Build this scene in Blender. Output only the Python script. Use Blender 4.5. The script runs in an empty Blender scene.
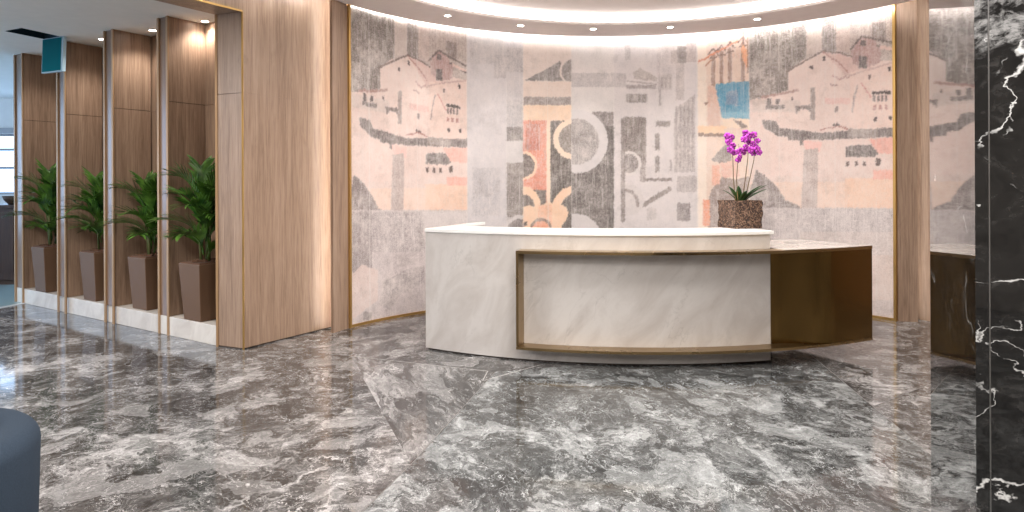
import bpy, bmesh, math, random
import numpy as np
from mathutils import Vector, Matrix
random.seed(7)
SC = bpy.context.scene
COL = SC.collection
PI = math.pi
def R(d): return math.radians(d)
def srgb(r, g, b):
    f = lambda c: (c/255/12.92) if c/255 <= .04045 else ((c/255+.055)/1.055)**2.4
    return (f(r), f(g), f(b), 1.0)

# ------------------------------------------------------------------ object helpers
def mesh(name, verts, faces, mat=None, parent=None, smooth=False, mats=None, idx=None):
    me = bpy.data.meshes.new(name)
    me.from_pydata([tuple(v) for v in verts], [], faces)
    bm = bmesh.new(); bm.from_mesh(me)
    bmesh.ops.recalc_face_normals(bm, faces=bm.faces[:]); bm.to_mesh(me); bm.free()
    for m in (mats or [mat]):
        if m: me.materials.append(m)
    if idx:
        for p, i in zip(me.polygons, idx): p.material_index = i
    if smooth:
        me.polygons.foreach_set('use_smooth', [True]*len(me.polygons))
    o = bpy.data.objects.new(name, me); COL.objects.link(o)
    if parent:
        o.parent = parent; o.matrix_parent_inverse = parent_inv(parent)
    return o
def parent_inv(p):
    m = p.matrix_basis.copy()
    while p.parent:
        m = p.parent.matrix_basis @ p.matrix_parent_inverse @ m if p.parent.parent is None else p.matrix_parent_inverse @ m
        p = p.parent
    return m.inverted()
def bevel(o, w=.004, seg=2):
    b = o.modifiers.new('bevel', 'BEVEL'); b.width = w; b.segments = seg; b.limit_method = 'ANGLE'; b.angle_limit = R(40)
    return o
def tag(o, label, cat, group=None):
    o['label'] = label; o['category'] = cat
    if group: o['group'] = group
    return o
def struct(o):
    o['kind'] = 'structure'; return o
def thing(name, label, cat, loc=(0, 0, 0), rz=0, group=None):
    o = bpy.data.objects.new(name, None); COL.objects.link(o)
    o.location = loc; o.rotation_euler = (0, 0, rz); o.empty_display_size = .1
    o.matrix_basis = Matrix.Translation(loc) @ Matrix.Rotation(rz, 4, 'Z')
    return tag(o, label, cat, group)
class MB:                                     # collects shapes, builds ONE mesh
    def __init__(s): s.v = []; s.f = []
    def add(s, v, f):
        n = len(s.v); s.v += [tuple(p) for p in v]; s.f += [tuple(i+n for i in q) for q in f]; return s
    def prism(s, pts, z0, z1):
        n = len(pts)
        v = [(p[0], p[1], z0) for p in pts] + [(p[0], p[1], z1) for p in pts]
        f = [tuple(range(n))[::-1], tuple(range(n, 2*n))] + [(i, (i+1) % n, (i+1) % n+n, i+n) for i in range(n)]
        return s.add(v, f)
    def box(s, x0, y0, z0, x1, y1, z1):
        return s.prism([(x0, y0), (x1, y0), (x1, y1), (x0, y1)], z0, z1)
    def tube(s, pts, rad, n=8, cap=True):
        pts = [Vector(p) for p in pts]; rads = rad if isinstance(rad, (list, tuple)) else [rad]*len(pts)
        v = []; f = []; ref = Vector((0, 0, 1))
        for i, p in enumerate(pts):
            t = (pts[min(i+1, len(pts)-1)]-pts[max(i-1, 0)]).normalized()
            a = t.cross(ref if abs(t.z) < .95 else Vector((1, 0, 0))).normalized(); b = t.cross(a)
            for k in range(n):
                w = 2*PI*k/n; v.append(p+(a*math.cos(w)+b*math.sin(w))*rads[i])
        for i in range(len(pts)-1):
            for k in range(n): f.append((i*n+k, i*n+(k+1) % n, (i+1)*n+(k+1) % n, (i+1)*n+k))
        if cap: f += [tuple(range(n)), tuple(range((len(pts)-1)*n, len(pts)*n))]
        return s.add(v, f)
    def sweep(s, prof, cx, cy, a0, a1, n):     # closed (r,z) profile swept about a vertical axis
        m = len(prof); v = []; f = []
        full = abs(abs(a1-a0)-2*PI) < 1e-6
        for i in range(n+(0 if full else 1)):
            a = a0+(a1-a0)*i/n
            v += [(cx+r*math.cos(a), cy+r*math.sin(a), z) for r, z in prof]
        L = n if full else n+1
        for i in range(n):
            j = (i+1) % L
            for k in range(m): f.append((i*m+k, i*m+(k+1) % m, j*m+(k+1) % m, j*m+k))
        if not full: f += [tuple(range(m)), tuple(range(n*m, n*m+m))]
        return s.add(v, f)
    def build(s, name, mat, parent=None, smooth=False): return mesh(name, s.v, s.f, mat, parent, smooth)

# ------------------------------------------------------------------ node helpers
class NT:
    def __init__(s, name):
        s.m = bpy.data.materials.new(name); s.m.use_nodes = True
        s.t = s.m.node_tree; s.b = s.t.nodes['Principled BSDF']; s.out = s.t.nodes['Material Output']
    def n(s, typ, **kw):
        d = s.t.nodes.new(typ)
        for k, v in kw.items():
            if k in ('ins',):
                for a, b in v.items():
                    if hasattr(b, 'is_output') or b.__class__.__name__.startswith('NodeSocket'): s.t.links.new(b, d.inputs[a])
                    else: d.inputs[a].default_value = b
            else: setattr(d, k, v)
        return d
    def link(s, a, b): s.t.links.new(a, b)
    def pos(s, rot=0, scale=(1, 1, 1), off=(0, 0, 0), src='Object'):
        if src == 'Object': c = s.n('ShaderNodeTexCoord').outputs['Object']
        else: c = s.n('ShaderNodeNewGeometry').outputs['Position']
        a = s.n('ShaderNodeMapping', ins={'Vector': c}); a.inputs['Rotation'].default_value = (0, 0, rot) if not isinstance(rot, tuple) else rot
        b = s.n('ShaderNodeMapping', ins={'Vector': a.outputs[0]}); b.inputs['Scale'].default_value = scale; b.inputs['Location'].default_value = off
        return b.outputs[0]
    def noise(s, vec, scale=5, detail=4, rough=.5, dist=0, out=0):
        return s.n('ShaderNodeTexNoise', ins={'Vector': vec, 'Scale': scale, 'Detail': detail, 'Roughness': rough, 'Distortion': dist}).outputs[out]
    def ramp(s, fac, stops, interp='LINEAR'):
        r = s.n('ShaderNodeValToRGB', ins={'Fac': fac}); e = r.color_ramp.elements; r.color_ramp.interpolation = interp
        while len(e) < len(stops): e.new(.5)
        for q, (p, c) in zip(e, stops): q.position = p; q.color = c if len(c) == 4 else (*c, 1)
        return r.outputs[0]
    def mr(s, v, a, b, c=0, d=1):
        return s.n('ShaderNodeMapRange', ins={'Value': v, 'From Min': a, 'From Max': b, 'To Min': c, 'To Max': d}).outputs[0]
    def math(s, op, a, b=0.0):
        return s.n('ShaderNodeMath', operation=op, ins={0: a, 1: b}).outputs[0]
    def mix(s, f, a, b, blend='MIX'):
        d = s.n('ShaderNodeMix', data_type='RGBA', blend_type=blend)
        for i, v in ((0, f), (6, a), (7, b)):
            if v.__class__.__name__.startswith('NodeSocket'): s.link(v, d.inputs[i])
            else: d.inputs[i].default_value = v
        return d.outputs[2]
    def bump(s, h, strength=.2, dist=.01):
        s.link(s.n('ShaderNodeBump', ins={'Height': h, 'Strength': strength, 'Distance': dist}).outputs[0], s.b.inputs['Normal'])
    def set(s, **kw):
        names = {'color': 'Base Color', 'rough': 'Roughness', 'metal': 'Metallic', 'coat': 'Coat Weight', 'coatr': 'Coat Roughness', 'spec': 'Specular IOR Level', 'ior': 'IOR', 'sheen': 'Sheen Weight', 'emit': 'Emission Color', 'power': 'Emission Strength', 'trans': 'Transmission Weight', 'alpha': 'Alpha', 'sss': 'Subsurface Weight'}
        for k, v in kw.items():
            i = s.b.inputs[names[k]]
            if v.__class__.__name__.startswith('NodeSocket'): s.link(v, i)
            else: i.default_value = v
        return s
def plain(name, col, rough=.5, **kw):
    t = NT(name); p = t.pos(src='World'); c = t.noise(p, 9, 3)
    dk = tuple(x*.9 for x in col[:3])+(1,)
    t.set(color=t.mix(c, dk, col), rough=rough, **kw); return t.m
def emit(name, col, power):
    t = NT(name); t.set(color=(0, 0, 0, 1), emit=col, power=power, rough=1); return t.m

def wood(name, dark, mid, light, rough=.42, coat=0.0, scale=1.0):
    t = NT(name)
    p = t.pos(src='World', scale=(1*scale, 1*scale, .035*scale))
    big = t.noise(p, 7.0, 4, .6, .8); fine = t.noise(p, 90, 4, .65, .2)
    p2 = t.pos(src='World', scale=(1, 1, .012)); hair = t.noise(p2, 190, 2, .6)
    knots = t.noise(t.pos(src='World', scale=(1, 1, .3)), 4.5, 4, .6, .8)
    mid_ = t.noise(t.pos(src='World', scale=(1, 1, .06)), 26, 6, .68, 1.2)
    f = t.math('ADD', t.math('MULTIPLY', big, .34), t.math('ADD', t.math('MULTIPLY', fine, .33), t.math('MULTIPLY', mid_, .33)))
    c = t.ramp(f, [(.34, dark), (.5, mid), (.64, light)])
    c = t.mix(t.mr(hair, .5, .75, 0, .3), c, dark)
    c = t.mix(t.mr(knots, .58, .78, 0, .5), c, dark)
    t.set(color=c, rough=rough, coat=coat, coatr=.18, spec=.4); t.bump(fine, .08, .004)
    return t.m
def floor_marble(name, rot, seed, dark=1.0, aniso=1.05, tint=(1, .965, .945)):
    t = NT(name); O = (seed*7.3, seed*3.1, seed)
    p = t.pos(src='World', rot=rot, scale=(aniso, .95, 1), off=O)
    warp = t.noise(p, 1.4, 6, .65, .0, out=1)
    vv = t.n('ShaderNodeVectorMath', operation='MULTIPLY_ADD', ins={0: warp, 1: (.75, .75, 0), 2: p}).outputs[0]
    k = lambda x: tuple(x*d*dark for d in tint)+(1,)
    big = t.noise(vv, 1.7, 6, .65, .2)                    # light and dark clouds
    mid = t.noise(vv, 7.5, 12, .8, .4)                    # broken, torn patches
    ps = t.pos(src='World', rot=rot, scale=(aniso*.8, 1.5, 1), off=O)
    wv = t.n('ShaderNodeVectorMath', operation='MULTIPLY_ADD', ins={0: warp, 1: (.5, .9, 0), 2: ps}).outputs[0]
    streak = t.noise(wv, 11.0, 10, .78, .2)               # streaks along the slab
    grain = t.noise(vv, 34, 8, .8)
    f = t.math('ADD', t.math('MULTIPLY', big, .36), t.math('ADD', t.math('MULTIPLY', mid, .28), t.math('ADD', t.math('MULTIPLY', streak, .22), t.math('MULTIPLY', grain, .14))))
    c = t.ramp(f, [(.42, k(.02)), (.472, k(.042)), (.503, k(.075)), (.522, k(.14)), (.546, k(.26)), (.585, k(.42)), (.63, k(.6))])
    vo = t.n('ShaderNodeTexVoronoi', feature='F1', ins={'Vector': vv, 'Scale': 4.6, 'Randomness': 1.0})
    hue = t.n('ShaderNodeSeparateColor', ins={0: vo.outputs['Color']}).outputs[0]
    c = t.mix(t.mr(hue, .84, .87, 0, .55), c, t.ramp(grain, [(.35, k(.14)), (.65, k(.38))]))
    c = t.mix(t.mr(hue, .2, .17, 0, .55), c, t.ramp(grain, [(.35, k(.03)), (.65, k(.12))]))
    for sc, wd, am in ((2.7, .005, .75), (6.5, .008, .6), (13, .012, .45)):
        q = t.noise(vv, sc, 5, .6, .5); e = t.math('ABSOLUTE', t.math('SUBTRACT', q, .5))
        c = t.mix(t.math('MULTIPLY', t.mr(e, wd, 0, 0, am), t.mr(t.noise(p, sc*.8, 3, .55), .44, .58)), c, k(.70))
    for sc, wd in ((1.15, .0022), (3.4, .007), (8.5, .013)):
        vd = t.n('ShaderNodeTexVoronoi', feature='DISTANCE_TO_EDGE', ins={'Vector': vv, 'Scale': sc}).outputs[0]
        c = t.mix(t.math('MULTIPLY', t.mr(vd, wd, 0, 0, .55), t.mr(t.noise(p, sc*.9, 3), .5, .62)), c, k(.62))
    t.set(color=c, rough=.08, spec=.36); return t.m
def dark_marble(name, seed, base=.010, amount=1.0, rot=(0, 0, 0), ior=1.5):
    t = NT(name); p = t.pos(src='World', rot=rot, off=(seed, seed*2, seed*.7), scale=(1, 1, 1.5))
    warp = t.noise(p, 2.4, 6, .6, 0, out=1)
    vv = t.n('ShaderNodeVectorMath', operation='MULTIPLY_ADD', ins={0: warp, 1: (.34, .34, .3), 2: p}).outputs[0]
    cl = t.noise(vv, 9, 9, .74, .6)
    c = t.ramp(cl, [(.35, (base*.4, base*.4, base*.4, 1)), (.55, (base*1.2, base*1.15, base*1.1, 1)), (.75, (base*4.5, base*4.2, base*4, 1))])
    for sc, w, lo, hi, am in ((1.5, .0052, .46, .54, .9), (3.3, .005, .5, .58, .7)):
        q = t.noise(vv, sc, 3, .45, .3); e = t.math('ABSOLUTE', t.math('SUBTRACT', q, .5))
        msk = t.mr(t.noise(p, sc*1.5+.4, 4, .65), lo, hi)
        c = t.mix(t.math('MULTIPLY', t.mr(e, w, w*.2, 0, am*amount), msk), c, (.60, .59, .57, 1))
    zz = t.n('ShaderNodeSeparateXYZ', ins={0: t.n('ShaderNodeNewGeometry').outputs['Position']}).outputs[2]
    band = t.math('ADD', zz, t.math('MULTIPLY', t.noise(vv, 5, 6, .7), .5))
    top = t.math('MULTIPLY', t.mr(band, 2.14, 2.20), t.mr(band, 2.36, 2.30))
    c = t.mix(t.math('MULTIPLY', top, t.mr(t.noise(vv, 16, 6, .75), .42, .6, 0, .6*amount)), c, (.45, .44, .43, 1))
    t.set(color=c, rough=.025, spec=.5, ior=ior); return t.m
def pale_marble(name, base, dk, vein=.5, rot=R(35)):
    t = NT(name); p = t.pos(src='World', rot=(0, -rot, 0), scale=(1, 1, .45))
    n1 = t.noise(p, 4, 7, .62, .8); n2 = t.noise(p, 26, 6, .7)
    c = t.mix(t.mr(n1, .4, .68), base, dk)
    c = t.mix(t.mr(n2, .52, .75, 0, .35), c, dk)
    q = t.noise(p, 2.6, 6, .6, 1.2); e = t.math('ABSOLUTE', t.math('SUBTRACT', q, .5))
    c = t.mix(t.math('MULTIPLY', t.mr(e, .012, 0, 0, vein), t.mr(t.noise(p, 3, 2), .45, .65)), c, tuple(x*.45 for x in dk[:3])+(1,))
    t.set(color=c, rough=.32, spec=.4); return t.m
def brushed(name, col, rough=.3, axis='z', metal=1.0):
    t = NT(name); s = (2, 2, 90) if axis == 'z' else (90, 90, 2)
    p = t.pos(src='World', scale=s); n = t.noise(p, 3, 4, .6)
    big = t.noise(t.pos(src='World'), 2.5, 3)
    c = t.mix(n, tuple(x*.82 for x in col[:3])+(1,), col)
    t.set(color=c, rough=t.mr(big, .3, .7, rough*.8, rough*1.25), metal=metal); t.bump(n, .03, .002); return t.m
M = {}
M['wood'] = wood('oak_veneer', srgb(112, 90, 74), srgb(155, 129, 109), srgb(178, 153, 133), .42, .06)
M['wood_screen'] = wood('walnut_veneer', srgb(100, 78, 62), srgb(145, 119, 99), srgb(170, 144, 122), .4, .1)
M['fin_front'] = wood('lacquered_walnut', srgb(92, 70, 56), srgb(122, 97, 80), srgb(138, 114, 96), .28, .22)
M['groove'] = plain('groove_shadow_gap', srgb(70, 54, 42), .7)
M['gold'] = brushed('gold_trim', srgb(206, 168, 104), .38, 'xy', .85)
M['fintrim'] = brushed('bronze_trim', srgb(172, 138, 102), .5, 'xy', .25)
M['brass'] = brushed('aged_brass', srgb(172, 146, 106), .28)
M['polished_brass'] = brushed('polished_brass_top', srgb(200, 176, 140), .12)
M['bronze'] = brushed('dark_bronze_panel', srgb(128, 102, 60), .2)
M['counter'] = pale_marble('beige_marble', srgb(200, 194, 189), srgb(182, 174, 168), .25)
M['cabinet_stone'] = pale_marble('polished_beige_marble', srgb(206, 198, 190), srgb(184, 174, 164), .2)
M['cabinet_stone'].node_tree.nodes['Principled BSDF'].inputs['Roughness'].default_value = .1
M['quartz'] = plain('white_quartz', srgb(240, 238, 234), .2)
M['plinth'] = pale_marble('white_plinth_stone', srgb(214, 206, 196), srgb(192, 182, 172), .15)
M['ceil'] = plain('ceiling_paint', srgb(242, 232, 228), .9)
M['ceil_grey'] = plain('lobby_ceiling_paint', srgb(236, 234, 230), .9)
M['white'] = plain('white_wall_paint', srgb(226, 224, 220), .9)
M['beige'] = plain('lobby_wall_paint', srgb(176, 166, 156), .85)
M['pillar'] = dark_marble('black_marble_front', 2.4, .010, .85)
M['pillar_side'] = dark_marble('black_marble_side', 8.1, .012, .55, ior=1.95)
M['pillar_side'].node_tree.nodes['Principled BSDF'].inputs['Coat Weight'].default_value = .4
M['pillar_side'].node_tree.nodes['Principled BSDF'].inputs['Coat Roughness'].default_value = .02
M['steel'] = brushed('steel_joint', srgb(150, 148, 146), .3)
M['led'] = emit('warm_led', (1, .93, .86, 1), 19)
M['led_soft'] = emit('soft_led', (1, .92, .84, 1), 6)
M['cove'] = emit('cove_led', (1, .96, .93, 1), 26)
M['ring'] = emit('ring_led', (1, .95, .90, 1), 5)
M['spot'] = emit('lamp_lens', (1, .93, .85, 1), 30)
MURAL_EDGES=[0.009, 1.659, 2.195, 2.416, 3.059, 3.611, 4.657, 5.279, 6.889]
TOWN_SHIFT=(-5.271,-0.048)
MURAL=[
('t',[4.697,4.047,5.896,3.874,6.994,3.632,6.983,1.141,5.884,1.107,4.684,1.086],226,203,194,35),
('t',[4.686,1.502,5.885,1.496,6.985,1.491,6.984,1.205,5.884,1.178,4.684,1.161],232,204,188,30),
('t',[6.354,1.539,6.674,1.537,6.985,1.534,6.984,1.205,6.672,1.196,6.352,1.188],235,200,178,30),
('t',[4.697,4.110,5.896,3.933,6.995,3.685,6.991,2.785,5.892,2.933,4.693,3.039],188,172,164,60),
('t',[4.697,4.110,5.935,3.925,5.931,2.963,5.750,2.829,5.738,2.592,5.520,2.549,5.276,2.505,4.690,2.485],128,119,113,62),
('t',[4.692,2.964,5.579,2.798,5.578,2.533,5.276,2.505,4.690,2.485],150,140,134,75),
('t',[5.935,3.925,6.024,3.907,6.113,3.889,6.109,2.976,6.020,2.987,5.931,2.998],205,189,181,45),
('t',[6.113,3.889,6.190,3.873,6.266,3.857,6.262,2.967,6.186,2.978,6.109,2.988],132,122,117,50),
('t',[6.266,3.857,6.342,3.841,6.418,3.824,6.414,2.958,6.338,2.968,6.262,2.979],196,176,168,50),
('t',[6.650,3.253,6.723,3.239,6.796,3.225,6.795,3.020,6.722,3.032,6.649,3.044],140,126,121,45),
('t',[6.418,3.824,6.471,3.812,6.525,3.799,6.522,3.142,6.468,3.151,6.415,3.160],180,163,156,60),
('t',[5.727,2.820,5.998,2.944,6.120,3.009,6.499,2.889,6.499,2.789,6.337,2.651,6.335,2.220,5.725,2.260],226,204,195,30),
('t',[6.120,3.009,6.499,2.900,6.679,2.721,6.369,2.692],216,186,178,30),
('t',[5.709,2.801,5.924,2.909,5.915,2.926,5.700,2.819],120,104,100,25),
('t',[5.924,2.909,6.124,3.001,6.116,3.018,5.915,2.926],120,104,100,25),
('t',[6.119,3.000,6.305,2.952,6.307,2.970,6.121,3.018],120,104,100,25),
('t',[6.303,2.953,6.486,2.871,6.491,2.888,6.308,2.970],120,104,100,25),
('t',[6.116,2.992,6.279,2.856,6.288,2.868,6.124,3.004],175,130,122,30),
('t',[6.278,2.857,6.386,2.730,6.397,2.740,6.289,2.867],175,130,122,30),
('t',[6.425,2.978,6.543,3.117,6.649,3.088,6.743,2.941,6.732,2.801,6.584,2.756,6.445,2.818],182,150,145,40),
('t',[6.422,2.972,6.551,3.108,6.535,3.125,6.406,2.989],110,98,95,30),
('t',[6.541,3.106,6.730,3.031,6.735,3.051,6.545,3.127],110,98,95,30),
('t',[6.731,3.031,6.938,2.953,6.942,2.973,6.735,3.051],110,98,95,30),
('t',[6.688,2.983,6.937,2.868,6.943,2.887,6.694,3.003],105,94,92,30),
('t',[6.732,2.987,6.940,2.920,6.940,2.888,6.732,2.943],224,196,186,30),
('t',[6.510,2.899,6.553,2.893,6.595,2.887,6.594,2.754,6.552,2.760,6.509,2.765],105,96,95,35),
('t',[6.521,3.076,6.553,3.071,6.585,3.065,6.585,2.999,6.553,3.004,6.521,3.009],108,98,96,30),
('t',[6.413,2.732,6.731,2.758,6.939,2.792,6.936,2.068,6.410,2.102],228,202,191,30),
('t',[6.373,2.662,6.523,2.711,6.517,2.727,6.366,2.678],196,165,158,40),
('t',[6.522,2.711,6.734,2.750,6.729,2.766,6.518,2.728],196,165,158,40),
('t',[6.734,2.750,6.941,2.784,6.937,2.800,6.729,2.766],196,165,158,40),
('t',[6.815,2.741,6.831,2.738,6.846,2.736,6.846,2.688,6.830,2.690,6.815,2.692],80,70,70,10),
('t',[5.975,2.859,5.992,2.857,6.009,2.855,6.008,2.814,5.992,2.816,5.975,2.818],95,84,82,10),
('t',[6.120,2.946,6.133,2.944,6.147,2.942,6.147,2.890,6.133,2.892,6.119,2.894],95,84,82,10),
('t',[6.605,2.675,6.618,2.674,6.631,2.672,6.631,2.628,6.618,2.630,6.605,2.631],120,104,100,10),
('t',[6.524,2.603,6.576,2.509,6.589,2.515,6.536,2.610],205,150,142,40),
('t',[6.577,2.508,6.640,2.413,6.652,2.421,6.589,2.516],205,150,142,40),
('t',[6.490,2.591,6.446,2.439,6.463,2.432,6.506,2.585],170,150,145,50),
('t',[6.446,2.438,6.424,2.282,6.441,2.279,6.463,2.434],170,150,145,50),
('t',[6.646,2.494,6.746,2.483,6.845,2.472,6.845,2.440,6.746,2.451,6.646,2.461],78,70,69,20),
('t',[6.657,2.449,6.670,2.448,6.683,2.446,6.683,2.381,6.669,2.382,6.656,2.383],120,108,106,40),
('t',[6.699,2.445,6.712,2.443,6.725,2.442,6.725,2.377,6.711,2.378,6.698,2.379],120,108,106,40),
('t',[6.741,2.440,6.754,2.439,6.767,2.438,6.766,2.372,6.753,2.374,6.740,2.375],120,108,106,40),
('t',[6.782,2.436,6.795,2.435,6.808,2.433,6.808,2.368,6.795,2.370,6.782,2.371],120,108,106,40),
('t',[6.656,2.339,6.672,2.338,6.688,2.336,6.687,2.282,6.672,2.283,6.656,2.284],178,128,122,40),
('t',[6.719,2.333,6.735,2.332,6.751,2.330,6.750,2.276,6.735,2.277,6.719,2.279],178,128,122,40),
('t',[6.782,2.328,6.797,2.326,6.813,2.325,6.813,2.271,6.797,2.272,6.782,2.273],178,128,122,40),
('t',[6.666,2.207,6.682,2.205,6.698,2.204,6.697,2.160,6.682,2.161,6.666,2.163],90,80,80,10),
('t',[6.823,2.205,6.839,2.204,6.854,2.202,6.854,2.159,6.838,2.161,6.823,2.162],90,80,80,10),
('t',[6.249,2.352,6.265,2.351,6.281,2.349,6.281,2.292,6.265,2.293,6.248,2.295],140,125,122,30),
('t',[5.418,2.518,5.637,2.538,5.633,2.567,5.414,2.547],176,142,135,30),
('t',[5.638,2.539,5.842,2.570,5.837,2.598,5.632,2.567],176,142,135,30),
('t',[5.311,2.503,5.589,2.484,5.861,2.464,5.861,2.322,5.588,2.340,5.310,2.356],214,196,188,40),
('t',[5.485,2.509,5.508,2.508,5.532,2.506,5.531,2.379,5.508,2.381,5.485,2.382],105,97,96,40),
('t',[5.589,2.496,5.609,2.495,5.629,2.493,5.629,2.433,5.609,2.435,5.589,2.436],105,97,96,30),
('t',[5.473,2.431,5.577,2.425,5.680,2.418,5.680,2.370,5.577,2.377,5.473,2.383],130,120,118,50),
('t',[5.760,2.507,5.771,2.506,5.783,2.506,5.783,2.470,5.771,2.471,5.760,2.472],110,100,98,20),
('t',[5.805,2.397,5.973,2.397,5.984,2.302,5.939,2.352,5.861,2.358,5.816,2.302],130,118,115,40),
('t',[5.980,2.595,6.005,2.593,6.030,2.590,6.028,2.218,6.003,2.219,5.978,2.221],160,146,141,45),
('t',[6.213,2.714,6.300,2.647,6.309,2.662,6.222,2.728],190,150,145,50),
('t',[6.309,2.646,6.374,2.684,6.365,2.701,6.300,2.663],190,150,145,50),
('t',[6.193,2.612,6.280,2.580,6.284,2.597,6.197,2.629],180,150,145,40),
('t',[6.140,2.464,6.276,2.452,6.411,2.440,6.411,2.372,6.276,2.384,6.139,2.395],228,190,182,40),
('t',[5.426,2.252,5.588,2.231,5.622,2.146,5.860,2.110,6.083,2.063,6.367,2.071,6.988,2.085,6.987,1.979,6.538,1.983,6.082,1.982,5.927,2.001,5.893,1.932,5.735,1.949,5.724,2.033,5.610,2.050,5.518,2.114,5.449,2.154],120,111,109,45),
('t',[6.388,2.092,6.549,2.082,6.707,2.072,6.707,1.985,6.549,1.993,6.388,2.002],158,146,141,50),
('t',[6.084,2.091,6.282,2.126,6.279,2.139,6.081,2.105],170,120,112,30),
('t',[6.278,2.126,6.387,2.086,6.390,2.098,6.282,2.139],170,120,112,30),
('t',[6.226,2.159,6.264,2.157,6.302,2.154,6.302,2.131,6.264,2.134,6.226,2.136],110,100,98,20),
('t',[5.882,1.991,6.104,1.958,6.082,1.843,5.926,1.848],235,192,183,30),
('t',[5.904,1.872,6.060,1.890,6.059,1.751,6.046,1.181,5.867,1.178,5.891,1.637],188,170,164,55),
('t',[5.354,1.645,5.447,1.583,5.539,1.498,5.630,1.389,5.687,1.282,5.856,1.213,5.856,1.177,5.211,1.167,5.283,1.401],140,129,127,55),
('t',[6.602,1.968,6.987,1.979,6.986,1.788,6.706,1.810],233,178,165,30),
('t',[6.366,1.890,6.495,1.907,6.633,1.901,6.717,1.798,6.643,1.768,6.365,1.777],112,104,102,45),
('t',[6.365,1.731,6.383,1.731,6.400,1.731,6.400,1.674,6.382,1.675,6.365,1.675],100,84,80,15),
('t',[6.462,1.729,6.479,1.728,6.496,1.728,6.496,1.672,6.479,1.672,6.462,1.673],100,84,80,15),
('t',[6.547,1.727,6.564,1.726,6.581,1.726,6.581,1.670,6.564,1.671,6.547,1.671],100,84,80,15),
('t',[6.685,1.756,6.709,1.755,6.732,1.754,6.732,1.678,6.708,1.678,6.685,1.679],98,84,80,15),
('t',[6.653,1.625,6.820,1.622,6.985,1.619,6.985,1.523,6.820,1.524,6.652,1.526],236,178,162,35),
('t',[5.518,2.005,5.690,1.999,5.859,1.992,5.858,1.567,5.688,1.569,5.516,1.570],229,204,195,30),
('b',[4.684,1.174,5.884,1.190,6.984,1.216,6.976,-0.398,5.876,-0.602,4.676,-0.743],202,190,188,50),
('b',[5.422,1.170,6.227,1.185,6.984,1.205,6.982,0.823,6.225,0.773,5.420,0.732],192,181,180,75),
('b',[5.223,1.167,5.393,1.169,5.560,1.172,5.553,-0.408,5.386,-0.427,5.216,-0.445],178,168,167,60),
('b',[5.855,0.906,6.432,0.932,6.983,0.961,6.978,-0.080,6.427,-0.171,5.850,-0.252],206,192,187,50),
('b',[6.350,0.667,6.670,0.691,6.981,0.717,6.979,0.239,6.668,0.197,6.348,0.157],214,195,186,40),
('m',[1.668,3.659,1.937,3.692,2.204,3.720,2.184,-0.206,1.917,-0.183,1.648,-0.155],205,199,200,25),
('m',[1.707,3.360,1.952,3.386,2.195,3.407,2.193,2.983,1.950,2.967,1.705,2.947],196,190,190,50),
('m',[1.726,1.685,1.916,1.686,2.106,1.687,2.103,1.091,1.913,1.096,1.723,1.101],192,187,189,50),
('m',[2.032,3.084,2.221,3.098,2.409,3.109,2.407,2.820,2.219,2.810,2.030,2.799],182,176,177,60),
('m',[2.204,3.720,2.315,3.730,2.425,3.739,2.406,-0.223,2.295,-0.215,2.184,-0.206],200,194,195,40),
('m',[2.201,3.183,2.312,3.191,2.423,3.198,2.421,2.896,2.310,2.890,2.200,2.884],180,174,175,60),
('m',[2.198,2.535,2.309,2.540,2.419,2.544,2.418,2.216,2.307,2.214,2.196,2.211],188,183,184,50),
('m',[2.196,2.198,2.307,2.201,2.418,2.204,2.417,2.028,2.306,2.026,2.195,2.024],136,130,128,50),
('m',[2.195,2.024,2.306,2.026,2.417,2.028,2.416,1.751,2.305,1.750,2.194,1.750],206,201,200,20),
('m',[2.194,1.750,2.305,1.750,2.416,1.751,2.412,1.072,2.302,1.074,2.191,1.077],142,134,130,45),
('m',[2.191,1.077,2.302,1.074,2.412,1.072,2.406,-0.223,2.295,-0.215,2.184,-0.206],190,183,183,50),
('m',[2.411,0.883,2.411,0.835,2.411,0.790,2.411,0.750,2.410,0.716,2.410,0.690,2.410,0.675,2.370,0.671,2.319,0.678,2.271,0.696,2.228,0.723,2.192,0.758,2.189,0.798,2.189,0.843,2.190,0.890,2.190,0.937,2.190,0.982,2.193,1.022,2.229,1.054,2.273,1.079,2.321,1.093,2.372,1.098,2.412,1.092,2.412,1.076,2.412,1.050,2.412,1.016,2.412,0.976,2.411,0.931],205,198,196,20),
('m',[2.411,0.883,2.411,0.847,2.411,0.812,2.411,0.781,2.411,0.755,2.411,0.736,2.409,0.724,2.370,0.721,2.331,0.726,2.295,0.740,2.262,0.760,2.234,0.787,2.213,0.819,2.201,0.853,2.196,0.890,2.201,0.925,2.214,0.959,2.235,0.989,2.263,1.014,2.296,1.033,2.333,1.044,2.372,1.047,2.411,1.042,2.412,1.030,2.412,1.011,2.412,0.985,2.412,0.954,2.411,0.919],130,122,120,40),
('m',[2.425,3.739,2.748,3.762,3.068,3.776,3.049,-0.257,2.729,-0.243,2.406,-0.223],224,208,199,30),
('m',[2.447,2.790,2.714,2.934,2.913,3.055,2.966,2.916,3.031,2.802],128,122,120,50),
('m',[3.064,2.931,3.064,2.891,3.064,2.853,3.064,2.819,3.063,2.796,3.063,2.796,3.063,2.796,3.063,2.796,3.042,2.796,3.003,2.795,2.969,2.794,2.939,2.816,2.918,2.850,2.904,2.887,2.900,2.927,2.905,2.967,2.918,3.005,2.940,3.039,2.970,3.069,3.005,3.091,3.044,3.105,3.065,3.110,3.065,3.106,3.065,3.092,3.065,3.071,3.065,3.043,3.064,3.009,3.064,2.971],222,208,200,20),
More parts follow.
